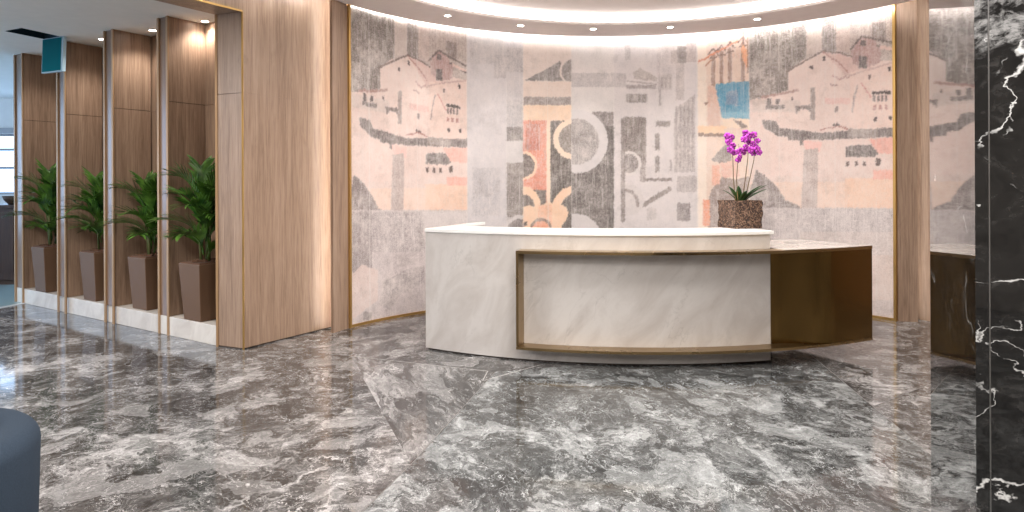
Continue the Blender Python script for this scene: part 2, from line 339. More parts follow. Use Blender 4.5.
('m',[3.064,2.931,3.064,2.898,3.064,2.867,3.064,2.839,3.064,2.816,3.063,2.798,3.063,2.796,3.063,2.796,3.050,2.796,3.018,2.797,2.989,2.814,2.965,2.837,2.947,2.864,2.936,2.895,2.933,2.928,2.937,2.961,2.948,2.992,2.966,3.020,2.990,3.044,3.019,3.062,3.051,3.074,3.065,3.078,3.065,3.074,3.065,3.063,3.065,3.046,3.065,3.023,3.064,2.995,3.064,2.964],140,132,129,50),
('m',[2.421,2.776,2.744,2.789,3.063,2.796,3.063,2.598,2.743,2.591,2.420,2.581],227,207,195,30),
('m',[2.426,2.582,2.743,2.591,3.056,2.598,3.056,2.495,2.742,2.490,2.426,2.481],152,142,138,55),
('m',[2.419,2.481,2.742,2.490,3.062,2.495,3.061,2.297,2.741,2.293,2.418,2.286],240,210,184,25),
('m',[2.418,2.286,2.575,2.289,2.731,2.292,2.726,1.155,2.570,1.157,2.413,1.160],226,152,130,45),
('m',[2.458,2.243,2.552,2.245,2.645,2.246,2.643,1.917,2.550,1.916,2.456,1.915],205,132,116,60),
('m',[2.731,2.292,2.758,2.293,2.784,2.293,2.779,1.218,2.753,1.218,2.726,1.218],242,214,190,15),
('m',[2.784,2.293,2.923,2.295,3.061,2.297,3.049,-0.257,2.911,-0.252,2.772,-0.246],94,88,83,40),
('m',[3.060,2.060,3.060,2.001,3.059,1.946,3.059,1.896,3.059,1.855,3.059,1.823,3.059,1.804,3.059,1.797,3.025,1.804,2.968,1.823,2.917,1.854,2.875,1.896,2.843,1.945,2.823,2.000,2.816,2.058,2.823,2.116,2.844,2.172,2.876,2.222,2.919,2.264,2.971,2.296,3.028,2.316,3.061,2.322,3.061,2.316,3.061,2.296,3.061,2.265,3.061,2.224,3.061,2.174,3.060,2.118],242,216,194,15),
('m',[3.060,2.060,3.060,2.017,3.060,1.977,3.059,1.940,3.059,1.910,3.059,1.887,3.059,1.873,3.059,1.868,3.042,1.873,3.000,1.887,2.963,1.909,2.932,1.940,2.908,1.976,2.894,2.016,2.889,2.059,2.894,2.101,2.909,2.142,2.933,2.179,2.964,2.209,3.002,2.232,3.043,2.247,3.061,2.252,3.061,2.247,3.061,2.233,3.061,2.210,3.061,2.180,3.060,2.143,3.060,2.103],146,137,130,50),
('m',[2.609,1.720,2.604,1.679,2.589,1.640,2.566,1.606,2.535,1.577,2.499,1.555,2.458,1.542,2.414,1.537,2.414,1.542,2.415,1.555,2.415,1.577,2.415,1.606,2.415,1.640,2.415,1.679,2.415,1.720,2.416,1.760,2.416,1.799,2.416,1.833,2.416,1.862,2.416,1.884,2.416,1.897,2.416,1.902,2.459,1.898,2.500,1.885,2.537,1.863,2.567,1.834,2.590,1.800,2.604,1.761],242,205,178,15),
('m',[2.572,1.720,2.568,1.687,2.556,1.656,2.537,1.628,2.512,1.604,2.483,1.587,2.449,1.576,2.415,1.572,2.415,1.576,2.415,1.587,2.415,1.604,2.415,1.628,2.415,1.656,2.415,1.687,2.415,1.720,2.416,1.752,2.416,1.783,2.416,1.811,2.416,1.835,2.416,1.852,2.416,1.863,2.416,1.867,2.451,1.863,2.484,1.853,2.513,1.835,2.538,1.812,2.557,1.784,2.568,1.753],112,102,97,40),
('m',[2.414,1.411,2.567,1.410,2.720,1.409,2.718,0.901,2.565,0.904,2.411,0.908],112,102,96,40),
('m',[2.414,1.462,2.508,1.442,2.587,1.385,2.640,1.296,2.653,1.219,2.720,1.244,2.799,1.243,2.852,1.332,2.945,1.427,3.057,1.458,3.057,1.356,2.971,1.305,2.918,1.223,2.984,1.196,3.016,1.126,2.990,1.036,2.930,0.948,2.876,0.821,2.478,0.831,2.411,0.908,2.413,1.204,2.493,1.221,2.573,1.201,2.547,1.284,2.480,1.341,2.414,1.361],240,202,172,20),
('m',[2.613,1.220,2.706,1.219,2.799,1.218,2.797,0.874,2.705,0.876,2.612,0.878],240,190,160,40),
('m',[2.798,0.912,2.794,0.881,2.783,0.851,2.765,0.825,2.742,0.804,2.714,0.788,2.684,0.778,2.651,0.775,2.618,0.780,2.588,0.791,2.560,0.808,2.537,0.831,2.519,0.858,2.509,0.887,2.505,0.918,2.509,0.949,2.520,0.978,2.538,1.004,2.561,1.026,2.589,1.042,2.620,1.052,2.652,1.054,2.685,1.050,2.716,1.039,2.743,1.022,2.766,1.000,2.783,0.973,2.794,0.943],140,118,106,40),
('m',[2.771,0.900,2.768,0.874,2.759,0.850,2.745,0.829,2.726,0.811,2.703,0.798,2.678,0.790,2.651,0.788,2.624,0.792,2.599,0.801,2.576,0.815,2.558,0.834,2.543,0.855,2.535,0.880,2.532,0.905,2.535,0.930,2.544,0.954,2.558,0.975,2.577,0.993,2.600,1.006,2.625,1.014,2.652,1.016,2.679,1.013,2.704,1.004,2.727,0.990,2.745,0.972,2.759,0.950,2.768,0.925],235,165,135,30),
('m',[2.419,1.009,2.442,1.008,2.465,1.008,2.465,0.957,2.442,0.958,2.418,0.958],100,90,86,20),
('m',[3.068,3.776,3.349,3.783,3.626,3.783,3.608,-0.268,3.330,-0.265,3.049,-0.257],219,211,208,30),
('m',[3.064,2.905,3.345,2.909,3.622,2.909,3.621,2.729,3.344,2.729,3.063,2.726],186,179,179,50),
('m',[3.063,2.726,3.344,2.729,3.621,2.729,3.620,2.407,3.342,2.408,3.062,2.406],216,209,206,25),
('m',[3.329,2.407,3.607,2.407,3.595,-0.268,3.049,-0.257,3.060,2.047,3.328,2.048],108,102,99,45),
('m',[3.342,2.408,3.475,2.408,3.607,2.407,3.606,2.227,3.474,2.228,3.341,2.228],140,132,130,50),
('m',[3.535,2.028,3.524,1.937,3.493,1.850,3.443,1.772,3.377,1.707,3.298,1.658,3.210,1.628,3.117,1.618,3.058,1.628,3.058,1.659,3.058,1.708,3.059,1.772,3.059,1.850,3.059,1.937,3.060,2.028,3.060,2.119,3.061,2.206,3.061,2.283,3.061,2.348,3.062,2.397,3.062,2.427,3.121,2.438,3.214,2.429,3.302,2.399,3.380,2.350,3.446,2.285,3.494,2.207,3.525,2.120],210,204,203,15),
('m',[3.418,2.028,3.411,1.963,3.388,1.900,3.352,1.844,3.305,1.797,3.248,1.762,3.184,1.741,3.117,1.733,3.059,1.741,3.059,1.763,3.059,1.798,3.059,1.844,3.059,1.900,3.060,1.962,3.060,2.028,3.060,2.093,3.060,2.156,3.061,2.212,3.061,2.258,3.061,2.293,3.061,2.315,3.120,2.323,3.187,2.316,3.250,2.294,3.307,2.259,3.354,2.213,3.389,2.157,3.411,2.094],160,154,152,65),
('m',[3.445,0.775,3.436,0.702,3.412,0.633,3.372,0.571,3.319,0.520,3.256,0.482,3.186,0.459,3.111,0.452,3.052,0.461,3.053,0.485,3.053,0.524,3.053,0.576,3.053,0.638,3.054,0.707,3.054,0.779,3.054,0.852,3.055,0.921,3.055,0.983,3.055,1.035,3.055,1.074,3.055,1.098,3.115,1.105,3.189,1.096,3.259,1.072,3.322,1.032,3.374,0.980,3.413,0.917,3.437,0.848],206,199,198,20),
('m',[3.620,3.783,4.149,3.769,4.665,3.735,4.648,-0.240,4.131,-0.262,3.601,-0.268],213,205,204,30),
('m',[3.616,2.909,3.693,2.908,3.769,2.907,3.769,2.727,3.692,2.728,3.615,2.729],188,180,180,50),
('m',[3.542,2.227,3.577,2.227,3.613,2.227,3.601,-0.268,3.566,-0.268,3.530,-0.268],98,93,90,35),
('m',[3.758,3.306,3.793,3.305,3.828,3.305,3.827,3.073,3.792,3.074,3.757,3.074],192,184,184,50),
('m',[3.858,2.919,3.947,2.968,4.161,2.847,4.161,2.796,3.871,2.828],176,166,162,50),
('m',[3.781,2.796,4.160,2.750,4.161,2.765,3.782,2.812],170,160,158,30),
('m',[3.769,2.753,3.959,2.750,4.148,2.745,4.148,2.700,3.959,2.705,3.768,2.708],166,156,155,40),
('m',[3.768,2.637,3.902,2.635,4.034,2.633,4.034,2.524,3.901,2.526,3.768,2.528],140,132,129,50),
('m',[3.857,2.623,3.889,2.623,3.921,2.622,3.920,2.545,3.889,2.546,3.857,2.546],175,167,164,40),
('m',[3.754,2.342,4.020,2.338,4.018,1.723,3.942,1.813,3.752,1.892,3.714,1.918,3.715,2.201,3.753,2.200],132,123,119,50),
('m',[3.942,1.788,3.977,1.787,4.012,1.787,4.010,1.505,3.976,1.505,3.941,1.505],160,150,147,50),
('m',[3.961,1.743,3.957,1.707,3.945,1.673,3.926,1.643,3.901,1.618,3.871,1.599,3.837,1.587,3.802,1.583,3.766,1.587,3.732,1.599,3.702,1.619,3.687,1.644,3.687,1.675,3.687,1.709,3.687,1.744,3.688,1.780,3.688,1.814,3.688,1.845,3.703,1.870,3.734,1.889,3.768,1.901,3.803,1.904,3.838,1.900,3.872,1.888,3.902,1.868,3.927,1.843,3.946,1.812,3.957,1.778],214,206,203,15),
('m',[3.923,1.743,3.920,1.716,3.911,1.690,3.896,1.667,3.877,1.648,3.854,1.633,3.829,1.624,3.802,1.622,3.775,1.625,3.751,1.634,3.751,1.649,3.751,1.668,3.751,1.691,3.751,1.717,3.751,1.744,3.751,1.771,3.751,1.797,3.752,1.820,3.752,1.839,3.752,1.854,3.776,1.863,3.803,1.866,3.830,1.862,3.855,1.853,3.878,1.839,3.897,1.819,3.911,1.796,3.920,1.770],140,132,130,50),
('m',[3.703,2.329,3.728,2.329,3.754,2.329,3.748,0.992,3.722,0.992,3.697,0.992],135,126,123,50),
('m',[4.146,2.285,4.236,2.283,4.327,2.281,4.326,2.211,4.236,2.213,4.146,2.214],150,142,139,40),
('m',[4.133,2.125,4.161,2.125,4.189,2.124,4.188,1.913,4.160,1.914,4.132,1.914],138,130,127,40),
('m',[4.131,1.837,4.159,1.837,4.188,1.836,4.187,1.632,4.159,1.632,4.130,1.632],138,130,127,40),
('m',[4.318,1.784,4.331,1.784,4.343,1.784,4.342,1.643,4.330,1.644,4.318,1.644],160,150,148,40),
('m',[4.004,1.556,4.171,1.555,4.336,1.554,4.336,1.516,4.171,1.517,4.004,1.518],134,124,121,30),
('m',[3.914,1.210,4.317,1.446,4.341,1.401,3.977,1.178],146,136,132,35),
('m',[3.756,1.372,3.833,1.346,3.845,1.383,3.769,1.409],140,130,127,40),
('m',[3.824,1.352,3.874,1.288,3.904,1.312,3.854,1.376],140,130,127,40),
('m',[3.870,1.298,3.883,1.195,3.920,1.200,3.908,1.302],140,130,127,40),
('m',[3.990,1.274,3.985,1.229,3.970,1.185,3.946,1.146,3.913,1.114,3.875,1.089,3.832,1.074,3.786,1.069,3.748,1.074,3.748,1.089,3.748,1.114,3.749,1.147,3.749,1.186,3.749,1.229,3.749,1.275,3.749,1.321,3.750,1.364,3.750,1.403,3.750,1.436,3.750,1.460,3.750,1.475,3.788,1.480,3.834,1.475,3.877,1.460,3.915,1.435,3.947,1.402,3.971,1.363,3.985,1.320],206,198,196,30),
('m',[3.744,1.385,3.833,1.359,3.844,1.396,3.755,1.422],140,130,127,40),
('m',[3.824,1.365,3.887,1.288,3.917,1.312,3.853,1.390],140,130,127,40),
('m',[3.883,1.298,3.895,1.182,3.933,1.187,3.921,1.302],140,130,127,40),
('m',[4.186,2.872,4.199,2.872,4.211,2.871,4.209,2.475,4.197,2.475,4.184,2.476],168,160,158,50),
('m',[4.174,2.885,4.261,2.882,4.348,2.879,4.347,2.675,4.260,2.678,4.173,2.681],190,181,180,50),
('m',[4.211,2.846,4.223,2.845,4.236,2.845,4.235,2.704,4.223,2.705,4.210,2.705],165,156,154,50),
('m',[4.261,2.844,4.273,2.843,4.286,2.843,4.285,2.703,4.273,2.703,4.260,2.704],165,156,154,50),
('m',[4.311,2.842,4.323,2.842,4.335,2.841,4.335,2.701,4.322,2.701,4.310,2.702],165,156,154,50),
('m',[4.163,3.371,4.276,3.367,4.387,3.361,4.385,2.877,4.273,2.882,4.161,2.886],204,195,195,60),
('m',[4.418,3.232,4.470,3.229,4.522,3.226,4.521,3.011,4.469,3.013,4.417,3.016],140,130,127,35),
('m',[4.337,3.185,4.377,3.183,4.417,3.181,4.417,3.016,4.376,3.018,4.336,3.020],180,168,166,50),
('m',[4.523,3.277,4.590,3.273,4.657,3.268,4.656,3.016,4.589,3.020,4.521,3.024],188,174,172,50),
('m',[4.398,3.017,4.448,3.015,4.497,3.012,4.495,2.543,4.445,2.545,4.396,2.546],186,176,175,60),
('m',[4.370,2.292,4.396,2.444,4.568,2.565,4.630,2.613,4.625,1.628,4.367,1.631],182,173,172,55),
('m',[4.390,2.470,4.402,2.470,4.414,2.469,4.411,1.681,4.398,1.681,4.386,1.681],158,149,147,55),
('m',[4.439,2.494,4.451,2.494,4.464,2.493,4.460,1.681,4.448,1.681,4.435,1.681],158,149,147,55),
('m',[4.488,2.518,4.501,2.517,4.513,2.517,4.509,1.680,4.497,1.680,4.485,1.680],158,149,147,55),
('m',[4.538,2.541,4.550,2.541,4.562,2.540,4.558,1.680,4.546,1.680,4.534,1.680],158,149,147,55),
('m',[4.587,2.565,4.599,2.564,4.611,2.564,4.607,1.679,4.595,1.679,4.583,1.679],158,149,147,55),
('m',[4.404,1.579,4.527,1.579,4.650,1.578,4.649,1.376,4.526,1.376,4.403,1.376],182,173,172,60),
('m',[4.403,1.236,4.483,1.236,4.563,1.236,4.562,1.009,4.482,1.008,4.402,1.007],144,136,136,50),
('m',[4.028,1.172,4.084,1.172,4.141,1.172,4.140,1.018,4.084,1.018,4.027,1.018],190,182,181,50),
('m',[4.370,2.216,4.499,2.213,4.628,2.209,4.628,2.108,4.499,2.111,4.369,2.114],170,160,159,50),
('m',[4.666,3.798,4.979,3.767,5.287,3.730,5.270,-0.194,4.962,-0.220,4.648,-0.240],231,206,190,30),
('m',[4.666,3.798,4.720,3.793,4.775,3.788,4.757,-0.233,4.702,-0.237,4.648,-0.240],238,221,206,25),
('m',[4.791,3.409,5.031,3.388,5.268,3.364,5.266,3.021,5.030,3.041,4.790,3.058],226,196,180,50),
('m',[4.832,3.105,4.854,3.104,4.876,3.102,4.874,2.702,4.852,2.703,4.831,2.704],164,132,118,40),
('m',[4.803,3.089,4.864,3.173,4.849,3.185,4.789,3.101],120,92,84,30),
('m',[4.849,3.174,4.897,3.095,4.912,3.105,4.864,3.183],120,92,84,30),
('m',[4.810,3.035,4.906,3.053,4.902,3.072,4.806,3.054],130,100,90,30),
('m',[4.929,3.136,4.950,3.134,4.972,3.132,4.970,2.696,4.948,2.698,4.927,2.699],164,132,118,40),
('m',[4.900,3.120,4.960,3.203,4.946,3.215,4.885,3.132],120,92,84,30),
('m',[4.945,3.204,4.993,3.125,5.008,3.135,4.960,3.213],120,92,84,30),
('m',[4.907,3.066,5.002,3.083,4.998,3.102,4.902,3.084],130,100,90,30),
('m',[5.030,3.165,5.052,3.163,5.073,3.161,5.071,2.690,5.050,2.692,5.028,2.693],164,132,118,40),
('m',[5.002,3.149,5.062,3.231,5.047,3.243,4.987,3.161],120,92,84,30),
('m',[5.047,3.233,5.094,3.154,5.109,3.163,5.062,3.242],120,92,84,30),
('m',[5.008,3.095,5.104,3.112,5.099,3.131,5.004,3.114],130,100,90,30),
('m',[5.185,3.225,5.206,3.223,5.227,3.221,5.225,2.680,5.204,2.681,5.182,2.683],164,132,118,40),
('m',[5.157,3.210,5.216,3.291,5.202,3.303,5.142,3.222],120,92,84,30),
('m',[5.201,3.292,5.248,3.214,5.263,3.223,5.216,3.301],120,92,84,30),
('m',[5.163,3.157,5.257,3.172,5.253,3.191,5.159,3.175],130,100,90,30),
('m',[4.673,2.999,4.880,3.105,4.869,3.125,4.663,3.019],216,140,110,20),
('m',[4.879,3.104,5.154,3.231,5.145,3.251,4.870,3.125],216,140,110,20),
('m',[4.758,2.954,4.843,3.024,4.833,3.036,4.748,2.966],190,140,118,20),
('m',[5.197,3.224,5.255,3.120,5.266,2.923,5.242,2.900,5.207,3.001,5.184,3.127],238,172,132,30),
('m',[5.200,3.371,5.199,3.187,5.217,3.185,5.218,3.370],120,95,88,30),
('m',[5.259,3.292,5.257,2.850,5.274,2.848,5.276,3.290],150,120,108,30),
('m',[4.758,2.467,4.903,2.536,4.889,2.566,4.744,2.497],165,135,122,30),
('m',[4.788,2.707,4.861,2.703,4.933,2.699,4.931,2.199,4.858,2.202,4.786,2.204],224,186,168,40),
('m',[4.879,2.720,5.112,2.737,5.280,2.737,5.278,2.278,4.955,2.298,4.932,2.424,4.896,2.576],98,158,186,32),
('m',[5.004,2.620,5.147,2.636,5.146,2.438,5.004,2.470],118,150,176,50),
('m',[4.955,2.373,5.116,2.366,5.275,2.358,5.275,2.284,5.116,2.291,4.955,2.298],120,178,200,30),
('m',[4.955,2.292,5.278,2.278,5.278,2.161,4.978,2.148],238,214,192,20),
('m',[5.086,2.268,5.181,2.251,5.263,2.174,5.192,2.140,5.157,2.203],140,124,116,30),
('m',[4.659,2.208,4.837,2.203,5.014,2.196,5.014,2.103,4.837,2.109,4.658,2.114],243,207,172,20),
('m',[4.670,2.113,4.843,2.109,5.014,2.103,5.014,2.066,4.843,2.071,4.670,2.076],140,118,106,25),
('m',[4.978,2.173,5.129,2.167,5.278,2.161,5.277,2.039,5.128,2.044,4.978,2.048],228,200,185,30),
('m',[4.820,1.777,4.929,1.900,5.025,2.010,5.073,1.921,5.060,1.723,4.916,1.738],146,135,130,45),
('m',[4.928,1.738,5.119,1.772,5.166,1.573,4.952,1.550],228,184,168,40),
('m',[4.781,0.999,4.794,1.300,4.855,1.451,4.952,1.563,5.118,1.524,5.275,1.572,5.271,0.665,4.779,0.647],160,144,138,50),
('m',[4.721,1.275,4.764,1.275,4.806,1.275,4.805,0.949,4.762,0.948,4.720,0.948],236,162,132,40),
('m',[4.832,1.714,4.880,1.713,4.928,1.713,4.927,1.463,4.879,1.463,4.831,1.463],236,182,160,40),
('l',[-0.270,1.237,0.729,1.202,1.696,1.175,1.687,-0.644,0.719,-0.483,-0.280,-0.268],200,188,187,55),
('l',[-0.270,1.227,0.034,1.215,0.334,1.204,0.330,0.546,0.030,0.579,-0.275,0.614],158,147,146,60),
('l',[0.334,1.194,0.708,1.180,1.077,1.168,1.074,0.704,0.705,0.732,0.331,0.762],178,167,167,80),
('l',[0.044,0.546,0.188,0.646,0.415,0.559,0.413,0.232,0.012,0.060],216,196,189,40),
('l',[0.485,0.420,0.795,0.521,1.073,0.542,1.072,0.357,0.723,0.247,0.582,0.098,0.441,0.173],170,159,159,70),
('l',[0.206,0.133,0.263,0.124,0.320,0.115,0.320,0.029,0.263,0.039,0.206,0.048],150,140,138,40),
('l',[1.049,1.169,1.374,1.159,1.696,1.150,1.694,0.811,1.372,0.827,1.047,0.845],208,198,196,50)]
# ------------------------------------------------------------------ plan of the place (metres; camera at the origin looking +Y)
V2 = lambda x, y: Vector((x, y))
H_CEIL, H_SLAB, H_SIDE = 3.36, 3.78, 3.18
CX, CY, RW = 1.28, 5.30, 3.48                       # niche wall arc
TH0, TH1 = R(148.9), R(35.5)
RCX, RCY, R_EDGE, R_IN = 1.20, 5.30, 3.395, 2.74     # suspended ceiling ring
u = V2(.511, .860); w = V2(-.829, .559)             # along the timber wall / along the planter screen
W0 = V2(-2.44, 6.19); J0 = V2(-2.733, 6.324)

# ---- floor: marble slabs with their own vein direction
p0, p1, p2, p3 = (-1.41, 5.94), (-.14, 5.42), (-.545, 3.65), (-3.0, -5.0)
q0, q1, q2 = (2.62, 6.2), (2.29, 3.75), (1.1, -5.0)
verts = [(-13, -5), p3, p2, p0, (-13, 10.69), p1, q2, q1, q0, (8, -5), (8, 8.63), (2.62, 14), (8, 14), (-13, 14), (2.40, 4.55)]
faces = [(0, 1, 2, 3, 4), (3, 2, 5), (1, 6, 7, 14, 8, 5, 2), (6, 9, 10, 14, 7), (14, 10, 12, 11, 8), (4, 3, 5, 8, 11, 13)]
fm = [floor_marble('grey_marble_field', R(-6), 1.0, 1.0), floor_marble('grey_marble_mitre', R(72), 2.2, .85, .38), floor_marble('grey_marble_centre', R(-14), 3.7, .92, 1.35, (.97, .99, .98)),
      floor_marble('grey_marble_side', R(-18), 4.9, 1.25, 1.1), floor_marble('grey_marble_corner', R(30), 6.1, 1.1), floor_marble('grey_marble_back', R(24), 7.4, 1.05)]
fl = mesh('floor', [(x, y, 0) for x, y in verts], faces, mats=fm, idx=[0, 1, 2, 3, 4, 5]); struct(fl)
# thin white joints where the slabs meet
def joint(pts, wd=.006):
    mb = MB()
    for a, b in zip(pts, pts[1:]):
        a, b = Vector(a), Vector(b); n = (b-a).normalized(); n = Vector((-n.y, n.x))*wd/2
        mb.prism([a+n, b+n, b-n, a-n], -.002, .0012)
    return mb
M['joint'] = plain('pale_joint', srgb(158, 154, 150), .3)
M['joint_dark'] = plain('grey_joint', srgb(104, 100, 97), .3)
struct(joint([(-1.41, 5.94), (-.2, 5.445), (-.23, 5.18), (.22, 5.62)], .007).build('trim_1', M['joint']))
struct(joint([(-.14, 5.42), (-.545, 3.65), (-1.4, .55)], .004).build('trim_15', M['joint_dark']))
struct(joint([(2.29, 3.75), (2.62, 6.2)], .003).build('trim_2', M['joint_dark']))
struct(joint([(2.40, 4.55), (3.9, 5.63)], .003).build('trim_3', M['joint_dark']))

# ---- niche wall with the printed mural (artwork lives in its colour attribute, in wall metres)
def make_mural():
    L = (TH0-TH1)*RW; ds = .008; nu = int(L/ds)+1; nz = int(H_SLAB/ds)+1
    s = np.linspace(0, L, nu); z = np.linspace(0, H_SLAB, nz)
    th = TH0-s/RW
    X = np.repeat((CX+RW*np.cos(th))[None], nz, 0); Y = np.repeat((CY+RW*np.sin(th))[None], nz, 0); Z = np.repeat(z[:, None], nu, 1)
    SS, ZZ = np.meshgrid(s, z)
    rng = np.random.default_rng(3)
    def smooth_noise(cell):
        a = rng.normal(size=(int(nz/cell)+3, int(nu/cell)+3)); yy = np.arange(nz)/cell; xx = np.arange(nu)/cell
        yi = yy.astype(int); xi = xx.astype(int); fy = (yy-yi)[:, None]; fx = (xx-xi)[None]
        fy = fy*fy*(3-2*fy); fx = fx*fx*(3-2*fx)
        return (a[yi][:, xi]*(1-fy)*(1-fx)+a[yi+1][:, xi]*fy*(1-fx)+a[yi][:, xi+1]*(1-fy)*fx+a[yi+1][:, xi+1]*fy*fx)
    JS = SS+.0015*smooth_noise(5)+.0035*rng.normal(size=SS.shape); JZ = ZZ+.0015*smooth_noise(5)+.0035*rng.normal(size=SS.shape)
    drip = np.repeat(rng.normal(size=nu//2+2), 2)[:nu]; dr2 = np.interp(np.arange(nu), np.arange(0, nu+12, 6), rng.normal(size=len(np.arange(0, nu+12, 6))))
    JZ = JZ+(.003*drip+.0022*dr2)[None]
    col = np.empty((nz, nu, 3)); col[:] = (205, 198, 196); wear = np.full((nz, nu), .3)
    E = MURAL_EDGES
    def paint(pts, c, wr, lo, hi, sh=(0, 0)):
        P = np.array(pts).reshape(-1, 2)+np.array(sh)
        i0, i1 = np.searchsorted(s, [max(P[:, 0].min()-.03, lo), min(P[:, 0].max()+.03, hi)]); j0, j1 = np.searchsorted(z, [P[:, 1].min()-.03, P[:, 1].max()+.03])
        if i1 <= i0 or j1 <= j0: return
        a = JS[j0:j1, i0:i1]; b = JZ[j0:j1, i0:i1]; ins = np.zeros(a.shape, bool)
        for (xa, ya), (xb, yb) in zip(P, np.roll(P, -1, 0)):
            cr = (ya > b) != (yb > b)
            if ya != yb: ins ^= cr & (a < (xb-xa)*(b-ya)/(yb-ya)+xa)
        col[j0:j1, i0:i1][ins] = c; wear[j0:j1, i0:i1][ins] = wr/100
    for g, p, r_, g_, b_, wr in MURAL:
        c = (r_, g_, b_)
        if g == 'm': paint(p, c, wr, 0, L)
    for g, p, r_, g_, b_, wr in MURAL:
        c = (r_, g_, b_)
        if g in 'tb': paint(p, c, wr, E[7], L)
        if g == 't': paint(p, c, wr, 0, E[1], TOWN_SHIFT)
        if g == 'l': paint(p, c, wr, 0, E[1])
    # worn print: soft cloudy fading between neighbouring tones, faint panel joints, crackle
    blur = lambda a: (a+np.roll(a, 1, 0)+np.roll(a, -1, 0)+np.roll(a, 1, 1)+np.roll(a, -1, 1))/5
    for k in range(3): col[..., k] = blur(col[..., k])*.6+col[..., k]*.4
    cloud = smooth_noise(13)*.5+smooth_noise(40)*.6+smooth_noise(6)*.35
    col += ((np.array((222, 211, 206))-col)*np.clip(.10+wear*(.26*cloud+.25*smooth_noise(3)), 0, .8)[..., None])
    col *= (1+.018*cloud)[..., None]
    for e in list(E[1:-1])+[.30, .98, 2.75, 5.62, 6.25]: col[:, np.abs(s-e) < ds*.6] = col[:, np.abs(s-e) < ds*.6]*.6+np.array((226, 220, 216))*.4
    c = np.clip(col, 0, 255)/255; lin = np.where(c <= .04045, c/12.92, ((c+.055)/1.055)**2.4)
    me = bpy.data.meshes.new('wall_back')
    n = nu*nz; co = np.stack([X, Y, Z], -1).reshape(-1, 3)
    I = np.arange(n).reshape(nz, nu); q = np.stack([I[:-1, :-1], I[:-1, 1:], I[1:, 1:], I[1:, :-1]], -1).reshape(-1, 4)
    me.vertices.add(n); me.vertices.foreach_set('co', co.ravel().astype('f'))
    me.loops.add(q.size); me.loops.foreach_set('vertex_index', q.ravel().astype('i'))
    me.polygons.add(len(q)); me.polygons.foreach_set('loop_start', np.arange(0, q.size, 4, dtype='i')); me.polygons.foreach_set('loop_total', np.full(len(q), 4, 'i'))
    me.polygons.foreach_set('use_smooth', np.ones(len(q), bool)); me.update(calc_edges=True)
    a = me.color_attributes.new('print', 'FLOAT_COLOR', 'POINT')
    rgba = np.concatenate([lin.reshape(-1, 3), wear.reshape(-1, 1)], 1); a.data.foreach_set('color', rgba.ravel().astype('f'))
    t = NT('mural_print')
    at = t.n('ShaderNodeAttribute', attribute_name='print')
    p = t.pos(src='World')
    n1 = t.noise(p, 70, 5, .75); n2 = t.noise(t.pos(src='World', scale=(1, 1, .25)), 60, 3, .7); n3 = t.noise(t.pos(src='World', scale=(.3, .3, 1)), 90, 2, .6); n4 = t.noise(p, 4, 4, .6)
    grit = t.math('ADD', t.math('MULTIPLY', n1, .5), t.math('ADD', t.math('MULTIPLY', n2, .25), t.math('ADD', t.math('MULTIPLY', n3, .15), t.math('MULTIPLY', n4, .1))))
    worn = t.math('MULTIPLY', t.mr(grit, .47, .66), t.math('MULTIPLY', at.outputs['Alpha'], 1.0))
    c = t.mix(worn, at.outputs['Color'], srgb(226, 216, 211))
    dk = t.math('MULTIPLY', t.mr(grit, .5, .34), t.math('MULTIPLY', at.outputs['Alpha'], .5))
    c = t.mix(dk, c, srgb(118, 106, 103))
    st = t.noise(t.pos(src='World', scale=(1, 1, .07)), 38, 5, .7); bl = t.noise(p, 3.2, 10, .78, .3); fl_ = t.noise(p, 130, 3, .7)
    al = at.outputs['Alpha']
    c = t.mix(t.math('MULTIPLY', t.mr(st, .52, .68, 0, .75), al), c, srgb(226, 218, 214))
    c = t.mix(t.math('MULTIPLY', t.mr(bl, .5, .64, 0, .65), al), c, srgb(224, 214, 209))
    c = t.mix(t.math('MULTIPLY', t.mr(bl, .48, .36, 0, .6), al), c, srgb(122, 110, 106))
    c = t.mix(t.math('MULTIPLY', t.mr(fl_, .58, .68, 0, .7), t.math('ADD', al, .1)), c, srgb(232, 226, 222))
    c = t.mix(t.math('MULTIPLY', t.mr(fl_, .43, .34, 0, .7), al), c, srgb(96, 86, 83))
    t.set(color=c, rough=.75, spec=.25); me.materials.append(t.m)
    o = bpy.data.objects.new('wall_back', me); COL.objects.link(o); struct(o)
make_mural()
# gold skirting along the mural and gold edges at both ends
mb = MB(); mb.sweep([(RW-.012, 0), (RW-.001, 0), (RW-.001, .028), (RW-.012, .028)], CX, CY, TH1, TH0, 96)
struct(mb.build('baseboard_back', M['gold']))
def pol(r, th): return V2(CX+r*math.cos(th), CY+r*math.sin(th))
for k, th in ((4, TH0), (5, TH1)):
    c = pol(RW, th); d = (pol(RW-1, th)-c).normalized(); n = V2(-d.y, d.x)
    struct(MB().prism([c+d*.03+n*.014, c+d*.03-n*.014, c-d*.02-n*.014, c-d*.02+n*.014], 0, H_SLAB).build('trim_%d' % k, M['gold']))

